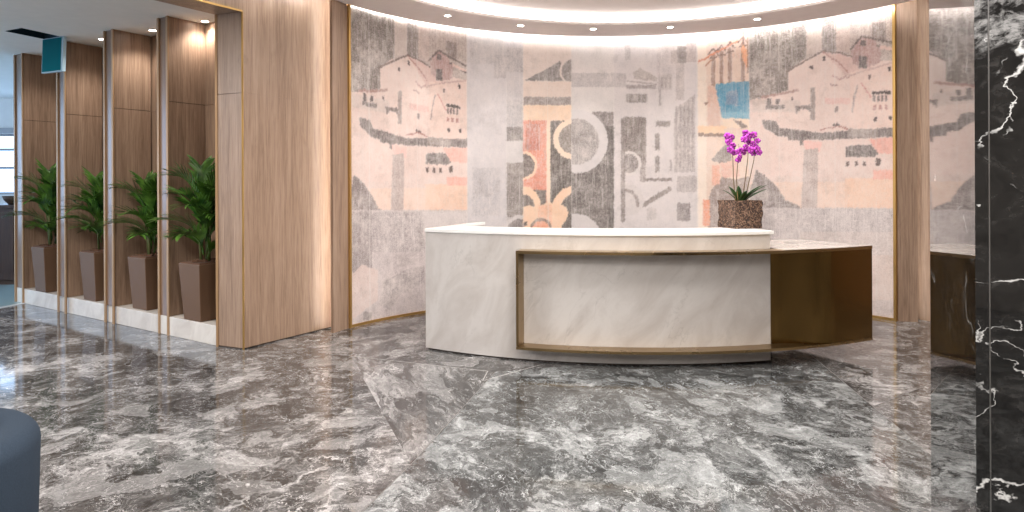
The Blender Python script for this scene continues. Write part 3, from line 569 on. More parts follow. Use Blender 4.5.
# ---- timber wall left of the niche, its jamb and the portal header towards the camera
def quad_wall(name, a, b, c, d, z0, z1, zg=None, mat=None):
    mat = mat or M['wood']; mb = MB()
    zs = [z0] + ([zg-.003, zg+.003] if zg else []) + [z1]
    if zg:
        mb.prism([a, b, c, d], z0, zg-.003); mb.prism([a, b, c, d], zg+.003, z1)
        m = (a+b+c+d)/4; sh = [m+(x-m)*.985 for x in (a, b, c, d)]; mb.prism(sh, zg-.01, zg+.01)
    else: mb.prism([a, b, c, d], z0, z1)
    return mb.build(name, mat)
W1 = W0+u*1.32; J1 = J0+u*1.32
struct(quad_wall('wall_left', W0, W1, J1, J0, .012, H_SLAB, 2.33))
struct(MB().prism([W0+V2(.0,.012)-V2(.012,0), W1-V2(.012,0), J1, J0+V2(.012,0)], 0, .014).build('baseboard_left', M['groove']))
A6, B6 = W0-u*6.2, J0-u*6.2
struct(quad_wall('wall_left_header', W0, A6, B6, J0, 3.07, H_SLAB))
struct(quad_wall('wall_left_near', A6, W0-u*13.2, J0-u*13.2, B6, 0, H_SLAB, 2.33))
# gold edge of the portal, its jamb front and back corners
mb = MB()
def corner_bar(mb, c, z0, z1, s=.011): mb.box(c.x-s, c.y-s, z0, c.x+s, c.y+s, z1)
corner_bar(mb, W0, 0, 3.07, .007)
e = W0-u*6.2; n = V2(-u.y, u.x)*.007
mb.prism([W0+n, e+n, e-n, W0-n], 3.062, 3.078)
struct(mb.build('trim_6', M['gold']))
mb = MB(); corner_bar(mb, J0, 0, 3.07); struct(mb.build('trim_7', M['fintrim']))
# jamb strip standing proud of the wall beside the mural
JA, JB = V2(-1.80, 6.86), V2(-1.700, 7.085)
jn = V2(-.914, .406)
o = quad_wall('trim_8', JA, JB, JB+jn*.03, JA+jn*.03, 0, H_SLAB, 1.73); struct(o)
struct(MB().prism([JB+V2(.002, .004), JB+jn*.20, JB+jn*.20+V2(.05, .12), pol(RW, TH0)+V2(-.03, .06), pol(RW, TH0)], 0, H_SLAB).build('trim_9', M['wood']))
# ---- right-hand jamb and timber wall
C1 = pol(RW, TH1)
KA, KB = C1+V2(.012, -.012), V2(4.315, 7.265)
struct(quad_wall('trim_10', KA, KB, KB+V2(.01, .03), KA+V2(.01, .03), 0, H_SLAB, 1.75))
RA, RB = V2(4.18, 7.78), V2(7.45, 2.26)
rn = V2(.86, .51)*.2
struct(quad_wall('wall_right', RA, RB, RB+rn, RA+rn, 0, H_SLAB, 2.36))
struct(quad_wall('wall_right_near', V2(7.45, 2.26), V2(7.45, -5), V2(7.65, -5), V2(7.65, 2.26), 0, H_SLAB, None, M['beige']))
struct(quad_wall('wall_front', V2(-13, -5), V2(7.65, -5), V2(7.65, -5.2), V2(-13, -5.2), 0, H_SLAB, None, M['beige']))
# LED strips in the two slots
def led_strip(name, c, d, label, z1=3.5, lit='led'):
    t = thing(name, label, 'light', (c.x, c.y, 0))
    n = V2(-d.y, d.x)
    MB().prism([c+n*.012, c-n*.012, c-n*.012-d*.008, c+n*.012-d*.008], .02, z1).build('housing', M['steel'], t)
    MB().prism([c+n*.009+d*.004, c-n*.009+d*.004, c-n*.009, c+n*.009], .03, z1-.01).build('diffuser', M[lit], t)
dL = V2(.84, .54).normalized()
led_strip('led_strip', V2(-1.797, 7.0), jn, 'warm vertical light strip in the slot at the timber wall left of the mural')
struct(MB().prism([KA+V2(.012, .035), KA+V2(.05, .035), V2(4.30, 7.72), V2(4.20, 7.75)], 0, H_SLAB).build('trim_14', M['wood']))
led_strip('led_strip', KB+V2(-.02, .075), V2(.98, .1).normalized(), 'warm vertical light strip in the slot beside the right timber jamb', lit='led_soft')

# ---- suspended ceiling with round recess; slab above
def outer(th):
    d = (math.cos(th), math.sin(th))
    if 0 <= th <= PI: return R_EDGE
    r = 99
    nw = (-.86, .511); k = d[0]*nw[0]+d[1]*nw[1]
    if k > 0: r = min(r, 3.40/k)
    k2 = d[0]*.86+d[1]*.51
    if k2 > 0: r = min(r, 3.9/k2)
    if d[1] < 0: r = min(r, 10.25/-d[1])
    if d[0] > 0: r = min(r, 6.25/d[0])
    return r
N = 180; mb = MB(); v = []; f = []
for i in range(N+1):
    th = 2*PI*i/N; ro = outer(th if i < N else 0)
    c, s_ = math.cos(th), math.sin(th)
    v += [(RCX+R_IN*c, RCY+R_IN*s_, H_CEIL), (RCX+ro*c, RCY+ro*s_, H_CEIL), (RCX+ro*c, RCY+ro*s_, H_CEIL+.03), (RCX+R_IN*c, RCY+R_IN*s_, H_CEIL+.03)]
for i in range(N):
    for k in range(4): f.append((4*i+k, 4*i+(k+1) % 4, 4*i+4+(k+1) % 4, 4*i+4+k))
struct(mesh('ceiling', v, f, M['ceil']))
RISE = .115
mb = MB(); mb.sweep([(0.0001, H_CEIL+RISE), (R_IN+.03, H_CEIL+RISE), (R_IN+.03, H_CEIL+RISE+.03), (0.0001, H_CEIL+RISE+.03)], RCX, RCY, 0, 2*PI, 96)
struct(mb.build('ceiling_recess', M['ceil']))
struct(MB().prism([(-13, -5.2), (7.7, -5.2), (7.7, 14), (-13, 14)], H_SLAB, H_SLAB+.1).build('ceiling_slab', M['white']))
t = thing('ring_light', 'glowing white light ring round the recess of the curved ceiling', 'light', (RCX, RCY, H_CEIL))
MB().sweep([(R_IN+.004, H_CEIL+.031), (R_IN+.012, H_CEIL+.031), (R_IN+.012, H_CEIL+RISE-.002), (R_IN+.004, H_CEIL+RISE-.002)], RCX, RCY, 0, 2*PI, 128).build('diffuser', M['ring'], t, True)
MB().sweep([(R_IN+.014, H_CEIL+.031), (R_IN+.028, H_CEIL+.031), (R_IN+.028, H_CEIL+RISE-.002), (R_IN+.014, H_CEIL+RISE-.002)], RCX, RCY, 0, 2*PI, 96).build('housing', M['steel'], t, True)
t = thing('cove_light', 'hidden light strip above the curved ceiling edge washing the mural', 'light', (RCX, RCY, H_CEIL))
MB().sweep([(R_EDGE+.0045, H_CEIL+.004), (R_EDGE+.0055, H_CEIL+.004), (R_EDGE+.0055, H_CEIL+.026), (R_EDGE+.0045, H_CEIL+.026)], RCX, RCY, R(12), R(172), 120).build('diffuser', M['cove'], t, True)
MB().sweep([(R_EDGE+.0005, H_CEIL+.001), (R_EDGE+.004, H_CEIL+.001), (R_EDGE+.004, H_CEIL+.029), (R_EDGE+.0005, H_CEIL+.029)], RCX, RCY, R(12), R(172), 120).build('housing', M['steel'], t, True)

# ---- recessed downlights
def lathe_ring(mb, r0, r1, z0, z1, n=20): return mb.sweep([(r0, z0), (r1, z0), (r1, z1), (r0, z1)], 0, 0, 0, 2*PI, n)
def downlight(x, y, z, label, group, power=0.0, angle=70, first=[None], colr=(1, .95, .90)):
    if first[0] is None:
        t = thing('ceiling_downlight', label, 'light', (0, 0, 0), 0, group)
        lathe_ring(MB(), .034, .047, -.006, .0).build('bezel', M['white_trim'], t, True)
        MB().sweep([(.0005, -.003), (.034, -.003), (.034, .0), (.0005, .0)], 0, 0, 0, 2*PI, 20).build('lens', M['spot'], t)
        first[0] = t
    else:
        t = first[0].copy(); COL.objects.link(t)
        for ch in first[0].children:
            if ch.type != 'MESH': continue
            c = ch.copy(); COL.objects.link(c); c.parent = t
        t['label'] = label; t['group'] = group
    t.location = (x, y, z)
    if power:
        l = bpy.data.lights.new('spot_lamp', 'SPOT'); l.energy = power; l.spot_size = R(angle); l.spot_blend = .7; l.shadow_soft_size = .05; l.color = colr
        lo = bpy.data.objects.new('spot_lamp', l); COL.objects.link(lo); lo.location = (x, y, z-.03)
M['white_trim'] = plain('white_bezel', srgb(235, 230, 226), .5)
for (px, py), lab in zip(((-.735, 7.60), (.095, 8.09), (.99, 8.25), (1.895, 8.14), (2.72, 7.65)),
        ('small round downlight above the far left end of the reception desk', 'second downlight from the left in the curved ceiling edge', 'downlight in the middle of the curved ceiling edge', 'fourth downlight from the left, above the orchid side of the desk', 'rightmost downlight in the curved ceiling edge')):
    d = V2(px-RCX, py-RCY).normalized()*2.96
    downlight(RCX+d.x, RCY+d.y, H_CEIL, lab, 'downlights in the curved ceiling edge', 16, 75)

# ---- ceiling of the side lobby, with an open hatch
hatch = [(-5.52, 7.436), (-5.23, 7.29), (-5.10, 7.71), (-5.375, 7.86)]
hc = V2(sum(p[0] for p in hatch)/4, sum(p[1] for p in hatch)/4)
bm = bmesh.new()
side = [J0-u*.02, J0-u*13.2, V2(-13, -5), V2(-13, 14), J0+u*8.5]
def loop(pts):
    vs = [bm.verts.new((p[0], p[1], H_SIDE)) for p in pts]
    for i in range(len(vs)): bm.edges.new((vs[i], vs[(i+1) % len(vs)]))
loop(side); loop(hatch)
bmesh.ops.triangle_fill(bm, use_beauty=True, edges=bm.edges[:])
for f_ in bm.faces:
    if f_.normal.z > 0: f_.normal_flip()
me = bpy.data.meshes.new('ceiling_side'); bm.to_mesh(me); bm.free(); me.materials.append(M['ceil_grey'])
o = bpy.data.objects.new('ceiling_side', me); COL.objects.link(o); struct(o)
M['teal'] = plain('teal_board', srgb(0, 104, 114), .8, spec=.1)
M['shaft'] = plain('dark_hatch_shaft', srgb(14, 44, 58), .8)
M['foil'] = plain('pale_foil_edge', srgb(176, 206, 222), .4)
t = thing('ceiling_hatch', 'open ceiling hatch with its teal panel hanging down over the planter screen', 'hatch', (hc.x, hc.y, H_SIDE))
v = [(p[0], p[1], H_SIDE) for p in hatch]+[(p[0], p[1], H_SIDE+.35) for p in hatch]
mesh('shaft', v, [(0, 1, 5, 4), (1, 2, 6, 5), (2, 3, 7, 6), (3, 0, 4, 7), (4, 5, 6, 7)], M['shaft'], t)
a, b = V2(-5.375, 7.86), V2(-5.03, 7.70); dn = (b-a).normalized(); nn = V2(dn.y, -dn.x)
def hang(mb, s0, s1, z0, z1, t0, t1):
    P = lambda s, z, q: (*(a+dn*s+nn*(q)-dn*(.055*(H_SIDE-z))), z)
    vv = [P(s, z, q) for z in (z0, z1) for s, q in ((s0, t0), (s1, t0), (s1, t1), (s0, t1))]
    mb.add(vv, [(0, 1, 2, 3), (4, 5, 6, 7), (0, 1, 5, 4), (1, 2, 6, 5), (2, 3, 7, 6), (3, 0, 4, 7)])
Lh = (b-a).length; zt, zb = H_SIDE-.005, H_SIDE-.395
mb = MB(); hang(mb, .008, Lh-.03, zb+.012, zt-.008, -.012, .024); mb.build('panel', M['teal'], t)
mb = MB()
for s0, s1, z0, z1 in ((0, .008, zb, zt), (Lh-.03, Lh, zb, zt), (.008, Lh-.03, zb, zb+.012), (.008, Lh-.03, zt-.008, zt)): hang(mb, s0, s1, z0, z1, -.014, .022)
mb.build('rim', M['foil'], t)
for s in (.07, Lh-.07):
    mb = MB(); hang(mb, s-.03, s+.03, zt-.004, zt+.004, -.02, .02); mb.build('hinge', M['steel'], t)

# ---- planter screen: plinth, back wall, four timber fins
FIN = [(V2(-3.41, 6.79), .20), (V2(-4.285, 7.354), .21), (V2(-5.20, 7.963), .22), (V2(-6.20, 8.665), .26)]
Fend = FIN[3][0]+w*FIN[3][1]
DP = .40
pl = [J0+w*.012, Fend+V2(.012, 0)]
o = MB().prism([J0+w*.012+u*.004, Fend+u*.004, Fend+u*(DP+.02), J0+w*.012+u*(DP+.02)], 0, .185).build('stone_plinth', M['plinth'])
tag(bevel(o, .004), 'low white stone plinth under the row of potted palms', 'plinth')
mbw = MB(); a, b = J0+u*(DP+.021), Fend+u*(DP+.021); dpt = u*.08
mbw.prism([a, b, b+dpt, a+dpt], 0, 2.327); mbw.prism([a, b, b+dpt, a+dpt], 2.333, H_SIDE); ai, bi = a+u*.01-w*0, b+u*.01
mbw.prism([ai, bi, bi+u*.05, ai+u*.05], 2.32, 2.34)
struct(mbw.build('wall_planter_back', M['wood_screen']))
finlab = ['tall timber fin nearest the portal jamb, right of it the biggest palm', 'second timber fin from the portal jamb', 'third timber fin from the portal jamb, below the hanging teal panel', 'farthest timber fin, at the open end of the planter screen']
for (r, wd), lab in zip(FIN, finlab):
    l = r+w*wd; c = (r+l)/2
    t = thing('timber_fin', lab, 'partition', (c.x, c.y, 0), 0, 'timber fins of the planter screen')
    i0 = u*.012; bk = u*(DP+.018)
    for z0, z1, nm in ((.187, 2.327, 'lower_panel'), (2.333, H_SIDE-.002, 'upper_panel')):
        MB().prism([r+i0+w*.012, l+i0-w*.012, l+bk-w*.012, r+bk+w*.012], z0, z1).build(nm, M['wood_screen'], t)
    MB().prism([r+u*.022+w*.02, l+u*.022-w*.02, l+bk-w*.02, r+bk+w*.02], 2.32, 2.34).build('groove', M['groove'], t)
    MB().prism([r+u*.004+w*.03, l+u*.004-w*.03, l+u*.011-w*.03, r+u*.011+w*.03], .187, H_SIDE-.002).build('front_panel', M['fin_front'], t)
    for q in (r, l-w*.034):
        MB().prism([q-u*.012, q+w*.034-u*.012, q+w*.034+u*.0035, q+u*.0035], 0, H_SIDE-.002).build('edge_trim', M['fintrim'], t)
fl4 = [((-3.15, 7.02), 'recessed spot above the palm beside the portal jamb'), ((-3.90, 7.42), 'recessed spot above the second palm from the portal jamb'), ((-4.71, 7.86), 'recessed spot above the third palm from the portal jamb'), ((-5.60, 8.40), 'recessed spot above the farthest palm')]
for (x, y), lab in fl4: downlight(x, y, H_SIDE, lab, 'recessed spots above the planter screen', 15, 130, colr=(1, .95, .90))
# ------------------------------------------------------------------ reception desk
DX, DY = 1.25, 9.30
def dp(r, a): return V2(DX+r*math.sin(R(a)), DY-r*math.cos(R(a)))
AL, AR, AF, AB = -33.2, 14.0, -18.4, 28.75
def arc(mb, r0, r1, z0, z1, a0, a1, n=48):
    return mb.sweep([(r0, z0), (r1, z0), (r1, z1), (r0, z1)], DX, DY, R(a0-90), R(a1-90), n)
desk = thing('reception_desk', 'curved pale marble reception desk with brass frame and bronze cabinet on its right', 'reception desk', (1.0, 6.2, 0))
arc(MB(), 3.60, 3.72, .014, 1.062, AL, AR).build('front_panel', M['counter'], desk)
arc(MB(), 3.60, 3.70, 0, .0135, AL+.2, AR-.2).build('toe_kick', M['groove'], desk)
bevel(arc(MB(), 3.24, 3.732, 1.062, 1.092, AL, AR+.45).build('counter_top', M['quartz'], desk), .003)
a = dp(3.72, AL); bk = V2(.47, 1.10).normalized()*1.12; nrm = V2(bk.y, -bk.x).normalized()*.06
sp = [dp(3.60, AL)+V2(-.0, .0), a+bk*.10, a+bk, a+bk+nrm, a+bk*.10+nrm]
MB().prism([a+bk*.10, a+bk, a+bk+nrm, a+bk*.10+nrm], .0, 1.062).build('side_panel', M['counter'], desk)
MB().prism([a+bk*.06, a+bk*1.005, a+bk*1.005+nrm*1.1, a+bk*.06+nrm*1.1], 1.063, 1.0915).build('side_top', M['quartz'], desk)
arc(MB(), 2.75, 3.59, .71, .74, AL+6, AR, 40).build('work_surface', M['quartz'], desk)
RF = 3.87
fr = MB()
arc(fr, 3.722, RF+.004, .918, .942, AF, AB, 56); arc(fr, 3.722, RF+.004, .128, .150, AF, AB, 56); arc(fr, 3.715, RF, .152, .918, AF, AF+.32, 2)
fr.build('brass_frame', M['brass'], desk)
def cab_ring(rb, grow, n=30):
    pts = []
    for i in range(n+1):
        a_ = AR+.02+(AB-AR)*i/n; q = min(1, (a_-AR)/8.0); q = q*q*(3-2*q)
        pts.append(dp(3.724+(RF-3.724)*q+grow, a_))
    return pts+[dp(rb, AB), dp(rb, (AR+AB)/2), dp(rb, AR+.02)]
MB().prism(cab_ring(3.06, 0), .1505, .9175).build('cabinet', M['bronze'], desk)
arc(MB(), 3.06, 3.718, .128, .1495, AR+.02, AB, 24).build('cabinet_base', M['bronze'], desk)
arc(MB(), 3.06, RF, .9425, .9465, AR+.5, AB, 24).build('cabinet_top', M['cabinet_stone'], desk)
arc(MB(), 3.1, 3.40, .0, .128, AR+.1, AR+4, 8).build('cabinet_foot', M['groove'], desk)

# ------------------------------------------------------------------ orchid on the counter
def leaf_mat(name, a, b, rough=.4):
    t = NT(name); p = t.pos(src='World'); n = t.noise(p, 9, 3, .6); n2 = t.noise(t.pos(src='World', scale=(60, 60, 4)), 2, 2)
    t.set(color=t.mix(t.mr(n, .35, .65), a, b), rough=rough, spec=.45); return t.m
M['leaf'] = leaf_mat('palm_leaf', srgb(28, 63, 20), srgb(88, 128, 48), .3)
M['cane'] = leaf_mat('palm_cane', srgb(66, 82, 38), srgb(96, 98, 54), .6)
M['orchid_leaf'] = leaf_mat('orchid_leaf', srgb(30, 62, 34), srgb(58, 88, 46), .35)
M['stem'] = leaf_mat('orchid_stem', srgb(92, 66, 44), srgb(112, 96, 56), .55)
t_ = NT('orchid_petal'); pp = t_.pos(src='World'); t_.set(color=t_.mix(t_.mr(t_.noise(pp, 60, 3), .35, .65), srgb(120, 14, 122), srgb(188, 62, 180)), rough=.55); M['petal'] = t_.m
M['lip'] = plain('orchid_lip', srgb(120, 10, 96), .5)
def bark():
    t = NT('bark_pot'); p = t.pos(src='World'); v = t.n('ShaderNodeTexVoronoi', ins={'Vector': p, 'Scale': 95}); n = t.noise(p, 40, 5, .7)
    k = t.n('ShaderNodeSeparateColor', ins={0: v.outputs['Color']}).outputs[0]
    t.set(color=t.ramp(t.math('ADD', t.math('MULTIPLY', k, .5), t.math('MULTIPLY', n, .5)), [(.3, srgb(40, 25, 18)), (.5, srgb(82, 58, 44)), (.72, srgb(132, 104, 84))]), rough=.8); t.bump(v.outputs['Distance'], .9, .01); return t.m
M['bark'] = bark()
M['moss'] = plain('dry_moss', srgb(116, 84, 54), .9)
TOP = 1.092
oc = V2(2.035, 6.10); orz = R(15.5)
orch = thing('potted_orchid', 'purple orchid in a square bark pot on the right end of the counter', 'orchid', (oc.x, oc.y, TOP), orz)
def rot2(x, y, a): return V2(x*math.cos(a)-y*math.sin(a), x*math.sin(a)+y*math.cos(a))
# pot: a square block of pressed bark, corner towards the room, slightly wavy faces
def pot_grid(h, sz, n=14):
    vs = []; fs = []; ring = []
    per = []
    for k in range(4):
        for i in range(n):
            q = i/n*2-1; c = [(q, -1), (1, q), (-q, 1), (-1, -q)][k]; per.append(c)
    m = 12
    for j in range(m+1):
        z = h*j/m
        for (x, y) in per:
            ww = 1+.018*math.sin(z*60+x*7)+.02*math.sin(x*9+y*11+z*23)+random.uniform(-.012, .012)
            p = rot2(x*sz*ww, y*sz*ww, orz); vs.append((oc.x+p.x, oc.y+p.y, TOP+z))
    L = len(per)
    for j in range(m):
        for i in range(L): fs.append((j*L+i, j*L+(i+1) % L, (j+1)*L+(i+1) % L, (j+1)*L+i))
    fs.append(tuple(range(L)))
    # inner lip
    b = len(vs)
    for (x, y) in per:
        p = rot2(x*sz*.84, y*sz*.84, orz); vs.append((oc.x+p.x, oc.y+p.y, TOP+h))
    for (x, y) in per:
        p = rot2(x*sz*.82, y*sz*.82, orz); vs.append((oc.x+p.x, oc.y+p.y, TOP+h-.05))
    for i in range(L):
        fs.append((m*L+i, m*L+(i+1) % L, b+(i+1) % L, b+i)); fs.append((b+i, b+(i+1) % L, b+L+(i+1) % L, b+L+i))
    fs.append(tuple(range(b+L, b+2*L)))
    return vs, fs
PH = .245
vs, fs = pot_grid(PH, .135); mesh('pot', vs, fs, M['bark'], orch)
mb = MB(); n = 9
for i in range(n):
    for j in range(n):
        x0, y0 = (i-n/2)*.0235, (j-n/2)*.0235; h = PH-.02+random.uniform(0, .02); p = [rot2(x0+dx, y0+dy, orz+random.uniform(-.1, .1))+oc for dx, dy in ((0, 0), (.024, 0), (.024, .024), (0, .024))]
        mb.prism(p, TOP+PH-.048, TOP+h)
mb.build('potting_bark', M['moss'], orch)
def blade(mb, base, d, up, length, width, droop, fold=.25, n=7, bulge=.45):
    """a strap leaf: base point, horizontal direction d, initial rise"""
    d = Vector((d[0], d[1], 0)).normalized(); side = Vector((-d.y, d.x, 0)); v = []; f = []
    p = Vector(base); ang = up; st = length/n
    for i in range(n+1):
        q = i/n; wd = width*(math.sin(PI*min(1, (q*.9+.1))**bulge if False else PI*(q*.86+.12))**.8)*.5 if i < n else .0008
        t = d*math.cos(ang)+Vector((0, 0, math.sin(ang))); nn = side.cross(t)*-1
        v += [p-side*wd+nn*wd*fold, p, p+side*wd+nn*wd*fold]
        p = p+t*st; ang -= droop/n
    for i in range(n):
        for k in range(2): f.append((3*i+k, 3*i+k+1, 3*i+k+4, 3*i+k+3))
    mb.add(v, f); return mb
def solid(o, th=.002):
    m = o.modifiers.new('thickness', 'SOLIDIFY'); m.thickness = th; return o
cz = TOP+PH-.03
for az, up, ln, wd, dr in ((-150, 62, .20, .05, .5), (-115, 70, .19, .05, .5), (-80, 60, .17, .05, .7), (-40, 52, .25, .07, .5), (-20, 46, .27, .07, .4), (-4, 36, .26, .07, .3), (20, 45, .24, .06, .5), (165, 55, .18, .05, .6)):
    mb = MB(); blade(mb, (oc.x+.012*math.cos(R(az)), oc.y+.012*math.sin(R(az)), cz), (math.cos(R(az)), math.sin(R(az))), R(up), ln, wd, R(dr*50))
    solid(mb.build('leaf', M['orchid_leaf'], orch, True), .003)
KX = .00895
def at(px, py, dy=0.0):          # point on the orchid's own upright plane
    d = oc.y+dy; return Vector(((px-512)/682.667*d, d, 1.5-(py-182)/682.667*d))
def flower_mesh():
    mb = MB()
    for k, (ln, wd, a0) in enumerate(((.030, .032, 0), (.032, .040, 72), (.029, .026, 150), (.029, .026, 210), (.032, .040, 288))):
        v = []; f = []; a = R(a0); n = 5
        ax = Vector((math.sin(a), 0, math.cos(a))); sd = Vector((math.cos(a), 0, -math.sin(a)))
        for i in range(n+1):
            q = i/n; wv = wd*.5*math.sin(PI*(q*.85+.13))**.7; y = -.010*math.sin(q*2.2)+.006*q*q
            for e in (-1, 0, 1): v.append(ax*(ln*q+.003)+sd*wv*e+Vector((0, y+.003*abs(e), 0)))
        for i in range(n):
            for e in range(2): f.append((3*i+e, 3*i+e+1, 3*i+e+4, 3*i+e+3))
        mb.add(v, f)
    return mb
fb = flower_mesh(); lipb = MB().tube([(0, -.004, 0), (0, -.014, -.004), (0, -.020, -.012)], [.004, .007, .003], 8)
first_flower = [None]
def flower(stem, p, yaw, pitch, sc):
    if first_flower[0] is None:
        o = mesh('flower', fb.v, fb.f, M['petal'], None, True); solid(o, .0012)
        me2 = o.data; lo = lipb
        bm = bmesh.new(); bm.from_mesh(me2); nv = [bm.verts.new(q) for q in lo.v]
        for q in lo.f:
            ff = bm.faces.new([nv[i] for i in q]); ff.material_index = 1; ff.smooth = True
        bm.to_mesh(me2); bm.free(); me2.materials.append(M['lip']); first_flower[0] = o
    else:
        o = first_flower[0].copy(); COL.objects.link(o)
    o.parent = stem; o.matrix_parent_inverse = Matrix()
    o.matrix_parent_inverse = parent_inv(stem)
    o.location = p; o.rotation_euler = (pitch, random.uniform(-.5, .5), yaw); o.scale = (sc,)*3
stems = [([(735.5, 203), (733.5, 180), (733, 158), (731, 141), (727.5, 134)], -.03, [(727.5, 135.5), (731.5, 137.5), (729, 142.5), (733, 145.5), (730.5, 150), (734.5, 152.5), (728, 139), (732, 148)]),
         ([(738, 203), (736.5, 180), (738, 160), (739, 148), (739, 144)], -.06, [(738, 152), (740, 156.5), (738.5, 160), (741, 151)]),
         ([(742, 203), (745.5, 178), (748, 158), (748, 142), (746, 133)], -.02, [(746, 133.5), (750, 136), (744.5, 139.5), (749, 142), (746, 147), (750.5, 150), (744, 152), (748, 138)]),
         ([(744, 203), (749.5, 180), (754, 160), (755, 145), (754, 133)], .03, [(754, 135), (757.5, 141), (753, 144), (757, 149.5), (753.5, 153), (759, 152.5), (755.5, 147)])]
for pts, dy, fls in stems:
    P = [at(x, y, dy*(1-i*.2)) for i, (x, y) in enumerate(pts)]
    fine = []
    for i in range(len(P)-1):
        for k in range(4): fine.append(P[i].lerp(P[i+1], k/4))
    fine.append(P[-1])
    st = MB().tube(fine, [.0046-.0024*i/len(fine) for i in range(len(fine))], 7).build('flower_stem', M['stem'], orch, True)
    for x, y in fls: flower(st, at(x, y, dy-.02+random.uniform(-.02, .015)), random.uniform(-.6, .6), random.uniform(-.25, .2), random.uniform(.85, 1.1))

# ------------------------------------------------------------------ potted palms
M['pot'] = plain('taupe_planter', srgb(104, 79, 60), .5, spec=.3)
M['soil'] = plain('planter_bark_mulch', srgb(92, 62, 42), .9)
def frustum(mb, c, r0, r1, z0, z1):
    ax, ay = -w, u
    P = lambda r, z: [(*(c+ax*r*i+ay*r*j), z) for i, j in ((-1, -1), (1, -1), (1, 1), (-1, 1))]
    return mb.add(P(r0, z0)+P(r1, z1), [(3, 2, 1, 0), (4, 5, 6, 7), (0, 1, 5, 4), (1, 2, 6, 5), (2, 3, 7, 6), (3, 0, 4, 7)])
def frond(mb, base, az, reach, rise, droop, seed, lscale):
    rnd = random.Random(seed)
    d = Vector((math.cos(az), math.sin(az), 0)); b = Vector(base)
    c = b+d*reach*.22+Vector((0, 0, rise*.95)); e = b+d*reach+Vector((0, 0, rise-droop))
    B = lambda t: b*(1-t)**2+c*2*t*(1-t)+e*t*t
    n = 14; pts = [B(i/n) for i in range(n+1)]
    mb.tube(pts, [.0065*(1-.75*i/n) for i in range(n+1)], 5)
    for i in range(16):
        t = .22+.76*i/15; p = B(t); tg = (B(min(1, t+.03))-B(t-.03)).normalized()
        sd = tg.cross(Vector((0, 0, 1)))
        sd = sd.normalized() if sd.length > .05 else Vector((-d.y, d.x, 0))
        up = sd.cross(tg)
        ln = lscale*(.55+.6*math.sin(PI*(.2+.7*i/15)))*rnd.uniform(.85, 1.1)
        for s in (-1, 1):
            out = (sd*s*.60+tg*(.85+.35*i/15)+up*.25).normalized()
            sag = rnd.uniform(.08, .38); m = 5; wd = .0118*rnd.uniform(.85, 1.2); v = []; f = []
            sv = out.cross(up).normalized()
            for k in range(m+1):
                q = k/m; cc = p+out*ln*q+Vector((0, 0, -1))*sag*ln*q*q
                ww = wd*math.sin(PI*(.12+.84*q))**.75 if k < m else .0004
                v += [cc-sv*ww+up*ww*.25, cc, cc+sv*ww+up*ww*.25]
            for k in range(m):
                for h in range(2): f.append((3*k+h, 3*k+h+1, 3*k+h+4, 3*k+h+3))
            mb.add(v, f)
    return mb
def palm(c, label, seed, hscale, lean, lim, n=15):
    rnd = random.Random(seed)
    t = thing('potted_palm', label, 'potted plant', (c.x, c.y, .185), 0, 'potted palms between the timber fins')
    z0, zt = .186, .735
    mb = MB(); frustum(mb, c, .142, .178, z0, zt)
    # rim and recess
    pot = mb.build('planter', M['pot'], t); bevel(pot, .006)
    mb = MB(); frustum(mb, c, .165, .155, zt-.001, zt+.012)
    for k in range(40):
        a, r = rnd.uniform(0, 6.28), .13*rnd.random()**.5; q = c+V2(math.cos(a)*r, math.sin(a)*r); s = rnd.uniform(.008, .018)
        mb.box(q.x-s, q.y-s*.6, zt+.008, q.x+s, q.y+s*.6, zt+.012+s)
    mb.build('mulch', M['soil'], t)
    th_f = math.atan2(-u.y, -u.x)
    for k in range(4):
        a = rnd.uniform(0, 6.28); q = c+V2(math.cos(a), math.sin(a))*.035; h = rnd.uniform(.32, .52)*hscale
        MB().tube([(q.x, q.y, zt), (q.x+math.cos(a)*.01, q.y+math.sin(a)*.01, zt+h*.5), (q.x+math.cos(a)*.03, q.y+math.sin(a)*.03, zt+h)], [.014, .011, .007], 7).build('cane', M['cane'], t, True)
    for k in range(n):
        a = 2*PI*((k*.382) % 1)+rnd.uniform(-.35, .35); fwd = math.cos(a-th_f)
        lvl = k/(n-1)                                   # 0 low and drooping, 1 high and upright
        reach = (.37-.11*lvl)*rnd.uniform(.85, 1.15)*(1 if fwd > 0 else (.75 if fwd > -.6 else .4))
        base = (c.x+math.cos(a)*.02, c.y+math.sin(a)*.02, zt+.03+.05*rnd.random()+.36*lvl*hscale)
        rise = (.20+.36*lvl)*hscale*rnd.uniform(.92, 1.06); droop = (.07-.04*lvl)*rnd.uniform(.7, 1.3)
        mb = MB(); frond(mb, base, a, reach, rise, droop, seed*50+k, .25)
        det = w.x*u.y-w.y*u.x
        for i, q in enumerate(mb.v):                    # fronds stay between the fins and off the back panel
            rx, ry = q[0]-J0.x, q[1]-J0.y
            aw, au = (rx*u.y-ry*u.x)/det, (w.x*ry-w.y*rx)/det
            au = min(au, DP-.012+.012*math.sin(i))
            if au > -.02: aw = min(max(aw, lim[0]+.012), lim[1]-.012)
            pq = J0+w*aw+u*au; mb.v[i] = (pq.x, pq.y, q[2])
        mb.build('frond', M['leaf'], t, True)
pc = [V2(-3.02, 6.71), V2(-3.855, 7.31), V2(-4.735, 7.885), V2(-5.74, 8.53)]
wl = [(v-J0).dot(w) for v, _ in FIN]; LIM = [(.02, wl[0])]+[(wl[i]+FIN[i][1], wl[i+1]) for i in range(3)]
palm(pc[0], 'potted palm in the bay nearest the portal jamb, in the largest looking planter', 11, 1.0, 0, LIM[0])
palm(pc[1], 'potted palm in the second bay from the portal jamb', 23, .86, 0, LIM[1])
palm(pc[2], 'potted palm in the third bay from the portal jamb', 37, .88, 0, LIM[2])
